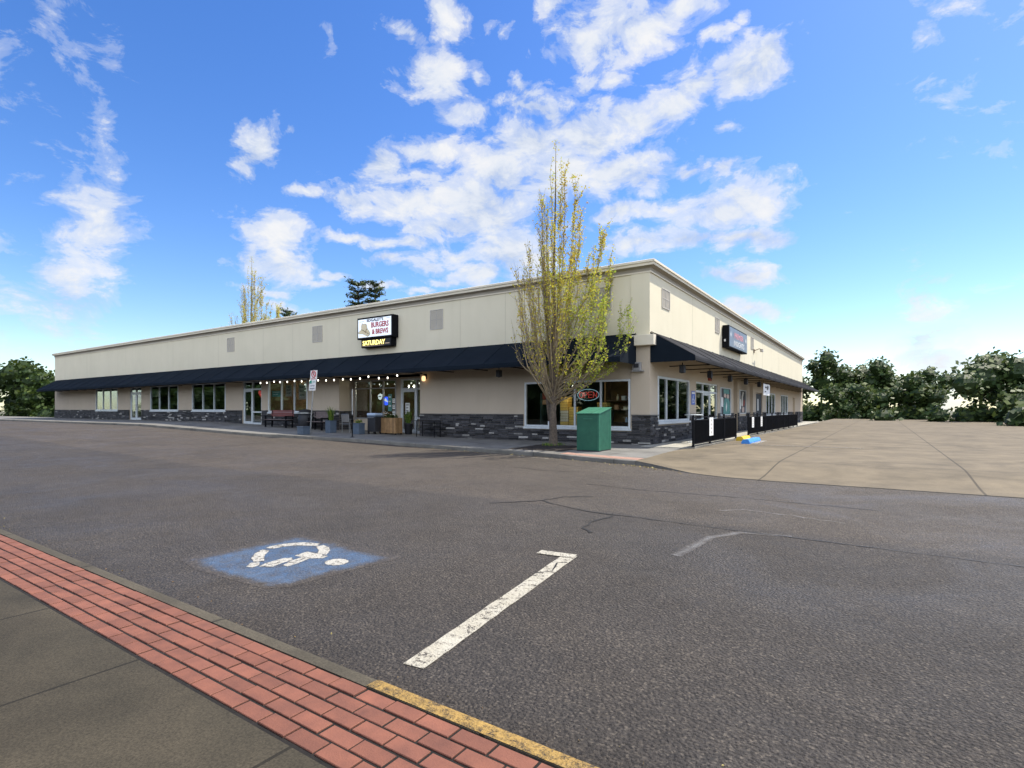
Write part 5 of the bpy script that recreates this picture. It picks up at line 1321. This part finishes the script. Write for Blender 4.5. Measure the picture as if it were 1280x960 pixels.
# ------------------------------------------------------------------ sun, sky
EL = 57
S = Vector((.56, .83, 0)).normalized() * math.cos(R(EL)) + Vector((0, 0, math.sin(R(EL))))
sun = bpy.data.lights.new('sun', 'SUN'); so = bpy.data.objects.new('sun', sun); COL.objects.link(so)
sun.energy = 3.0; sun.angle = R(.55); sun.color = (1, .93, .8)
so.rotation_euler = S.to_track_quat('Z', 'Y').to_euler(); so.location = (0, 0, 40)
wd = bpy.data.worlds.new('World'); sc.world = wd; wd.use_nodes = True; nt = wd.node_tree; nt.nodes.clear()
out = N(nt, 'ShaderNodeOutputWorld'); sky = N(nt, 'ShaderNodeTexSky', sky_type='NISHITA')
sky.sun_disc = False; sky.sun_elevation = R(EL); sky.sun_rotation = math.atan2(S.x, S.y)
sky.air_density = 1.0; sky.dust_density = .4; sky.ozone_density = 2.5
hs = N(nt, 'ShaderNodeHueSaturation'); hs.inputs['Saturation'].default_value = 1.3; hs.inputs['Hue'].default_value = .512; nt.links.new(sky.outputs[0], hs.inputs['Color'])
bg = N(nt, 'ShaderNodeBackground'); bg.inputs[1].default_value = .085; nt.links.new(hs.outputs[0], bg.inputs[0])
# clouds: soft patches laid out by compass bearing and elevation, broken up by fractal noise
tc = N(nt, 'ShaderNodeTexCoord'); D = tc.outputs['Generated']
def vdot(a, b):
    n_ = N(nt, 'ShaderNodeVectorMath', operation='DOT_PRODUCT'); nt.links.new(a, n_.inputs[0]); n_.inputs[1].default_value = b; return n_.outputs['Value']
az = math_n(nt, 'ARCTAN2', vdot(D, (.8286, .5602, 0)), vdot(D, (-.5602, .8286, 0)))
dz = vdot(D, (0, 0, 1)); el = math_n(nt, 'ARCSINE', dz)
cb = N(nt, 'ShaderNodeCombineXYZ'); nt.links.new(az, cb.inputs[0]); nt.links.new(el, cb.inputs[1])
q0 = cb.outputs[0]
def vop(op, a, b):
    n_ = N(nt, 'ShaderNodeVectorMath', operation=op)
    for i, v in enumerate((a, b)):
        if hasattr(v, 'is_output'): nt.links.new(v, n_.inputs[i])
        else: n_.inputs[i].default_value = v
    return n_.outputs[0]
wn = noise(nt, 9, 5, .6, q0); q1 = vop('ADD', q0, vop('MULTIPLY', vop('SUBTRACT', wn.outputs['Color'], (.5, .5, .5)), (.12, .07, 0)))
BL = [(730,105,18,10,.7),(655,110,14,12,.6),(810,190,22,9,.8),(720,275,22,8,.7),(905,215,24,9,.7),(690,140,16,9,.7),(830,265,18,8,.7),(470,300,18,7,.7),(620,35,10,8,.5),(955,70,22,26,1),(925,20,14,9,.6),(420,340,20,6,.7),(560,350,26,7,.8),(545,90,38,30,1),(560,20,18,28,.9),(578,140,34,16,.85),(505,40,24,12,.7),(600,103,10,10,.6),(545,185,48,14,.9),(478,207,32,18,1),(440,250,26,17,1),(520,250,62,28,1),(590,250,62,44,1.1),(620,215,46,34,1.1),
 (660,185,52,28,1),(560,280,52,18,1),(740,170,66,34,1.1),(700,215,56,34,1.1),(770,215,48,26,1),(790,150,46,24,1),(840,130,36,20,.95),(790,30,72,34,.95),(740,60,46,26,.85),(850,10,46,20,.85),(700,15,20,20,.6),
 (880,100,46,20,.95),(935,85,40,30,1.1),(915,160,15,7,.7),(905,265,70,28,1.05),(940,250,42,30,1.1),(860,300,60,14,.9),(800,300,42,14,.9),(930,300,50,12,.9),(640,320,46,38,1.1),(600,345,42,14,1),(540,330,36,11,.8),
 (520,300,22,8,.7),(345,290,36,24,1),(350,330,40,24,1.1),(325,185,16,28,.9),(440,293,28,6,.8),(380,245,20,8,.7),(780,265,36,10,.9),(760,100,26,11,.7),(670,130,42,13,.7),(890,45,22,10,.8),(860,210,28,12,.85),
 (350,380,32,6,.9),(395,350,22,6,.8),(335,365,26,6,.8),(935,348,36,13,1.05),(940,388,40,15,1.1),(900,345,20,8,.8),(480,355,22,5,.8),(525,362,20,5,.8),(410,48,7,15,.5),(355,155,8,8,.5),(435,262,16,8,.6),(575,320,25,10,.7),(480,322,20,6,.7)]
dens = None
for (u, v, ru, rv, w_) in BL:
    a = math.atan((u - 640) / 684); hyp = math.hypot(684, u - 640); e = math.atan((511.5 - v) / hyp)
    ra = ru / 684 * math.cos(a) ** 2 * 1.42; re = rv / hyp * math.cos(e) ** 2 * 1.42
    dd_ = vop('MULTIPLY', vop('SUBTRACT', q1, (a, e, 0)), (1 / ra, 1 / re, 0))
    n_ = N(nt, 'ShaderNodeVectorMath', operation='LENGTH'); nt.links.new(dd_, n_.inputs[0])
    val = math_n(nt, 'MULTIPLY_ADD', n_.outputs['Value'], -w_, w_)
    dens = val if dens is None else math_n(nt, 'MAXIMUM', dens, val)
# patches elsewhere in the sky
lo = noise(nt, 2.6, 3, .55, q0); gen = math_n(nt, 'MULTIPLY_ADD', lo.outputs['Fac'], 4.0, -2.05)
off = math_n(nt, 'MULTIPLY', math_n(nt, 'SUBTRACT', math_n(nt, 'ABSOLUTE', az), .47), 6.0)
up = math_n(nt, 'MULTIPLY', math_n(nt, 'SUBTRACT', el, .66), 6.0)
msk = N(nt, 'ShaderNodeClamp'); nt.links.new(math_n(nt, 'MAXIMUM', off, up), msk.inputs[0])
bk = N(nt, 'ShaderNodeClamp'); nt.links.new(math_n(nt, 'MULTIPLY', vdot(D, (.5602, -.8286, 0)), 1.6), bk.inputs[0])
gen = math_n(nt, 'ADD', gen, math_n(nt, 'MULTIPLY', bk.outputs[0], .75))  # denser unseen cloud added behind the camera to light the shaded facade
gen = math_n(nt, 'ADD', math_n(nt, 'MULTIPLY', gen, msk.outputs[0]), math_n(nt, 'MULTIPLY_ADD', msk.outputs[0], 1.0, -1.0))
dens = math_n(nt, 'MAXIMUM', dens, gen)
pp = vop('DIVIDE', D, (1, 1, 1)); dzc = math_n(nt, 'ADD', math_n(nt, 'MAXIMUM', dz, 0), .22)
cbz = N(nt, 'ShaderNodeCombineXYZ'); [nt.links.new(dzc, cbz.inputs[i]) for i in range(3)]
pp = vop('DIVIDE', D, cbz.outputs[0])
f1 = noise(nt, 13, 10, .64, vop('MULTIPLY', q0, (1, 1.7, 1)), .35); f2 = noise(nt, 3.2, 5, .55, pp)
val = math_n(nt, 'ADD', math_n(nt, 'MAXIMUM', dens, -.5), math_n(nt, 'MULTIPLY_ADD', f1.outputs['Fac'], 2.6, -1.28))
al = ramp(nt, val, [(.0, 0), (.2, .24), (.5, .75), (.9, .98)]); al.color_ramp.interpolation = 'EASE'
shade = math_n(nt, 'ADD', math_n(nt, 'MULTIPLY', f1.outputs['Fac'], .7), math_n(nt, 'MULTIPLY', f2.outputs['Fac'], .5))
cc = ramp(nt, shade, [(.46, (.56, .65, .82)), (.62, (.8, .85, .94)), (.82, (1, .985, .97))])
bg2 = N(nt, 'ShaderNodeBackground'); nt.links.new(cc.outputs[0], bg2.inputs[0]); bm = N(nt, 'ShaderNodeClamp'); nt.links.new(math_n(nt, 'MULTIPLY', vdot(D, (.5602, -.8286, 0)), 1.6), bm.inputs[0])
nt.links.new(math_n(nt, 'MULTIPLY_ADD', bm.outputs[0], .80, .385), bg2.inputs[1])   # unseen cloud banks behind the camera, added bright to lift the shaded facade
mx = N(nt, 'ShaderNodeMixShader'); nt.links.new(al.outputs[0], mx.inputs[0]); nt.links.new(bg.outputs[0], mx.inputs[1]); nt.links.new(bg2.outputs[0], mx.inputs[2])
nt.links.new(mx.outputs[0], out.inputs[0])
wd.cycles.sampling_method = 'MANUAL'; wd.cycles.sample_map_resolution = 512

sc.view_settings.view_transform = 'Standard'; sc.view_settings.look = 'None'; sc.view_settings.exposure = 1.36; sc.view_settings.gamma = 1
sc.view_settings.use_curve_mapping = False
sc.cycles.max_bounces = 7; sc.cycles.diffuse_bounces = 3; sc.cycles.glossy_bounces = 3; sc.cycles.transparent_max_bounces = 12
sc.cycles.use_denoising = True; sc.cycles.caustics_reflective = False; sc.cycles.caustics_refractive = False; sc.cycles.sample_clamp_indirect = 6
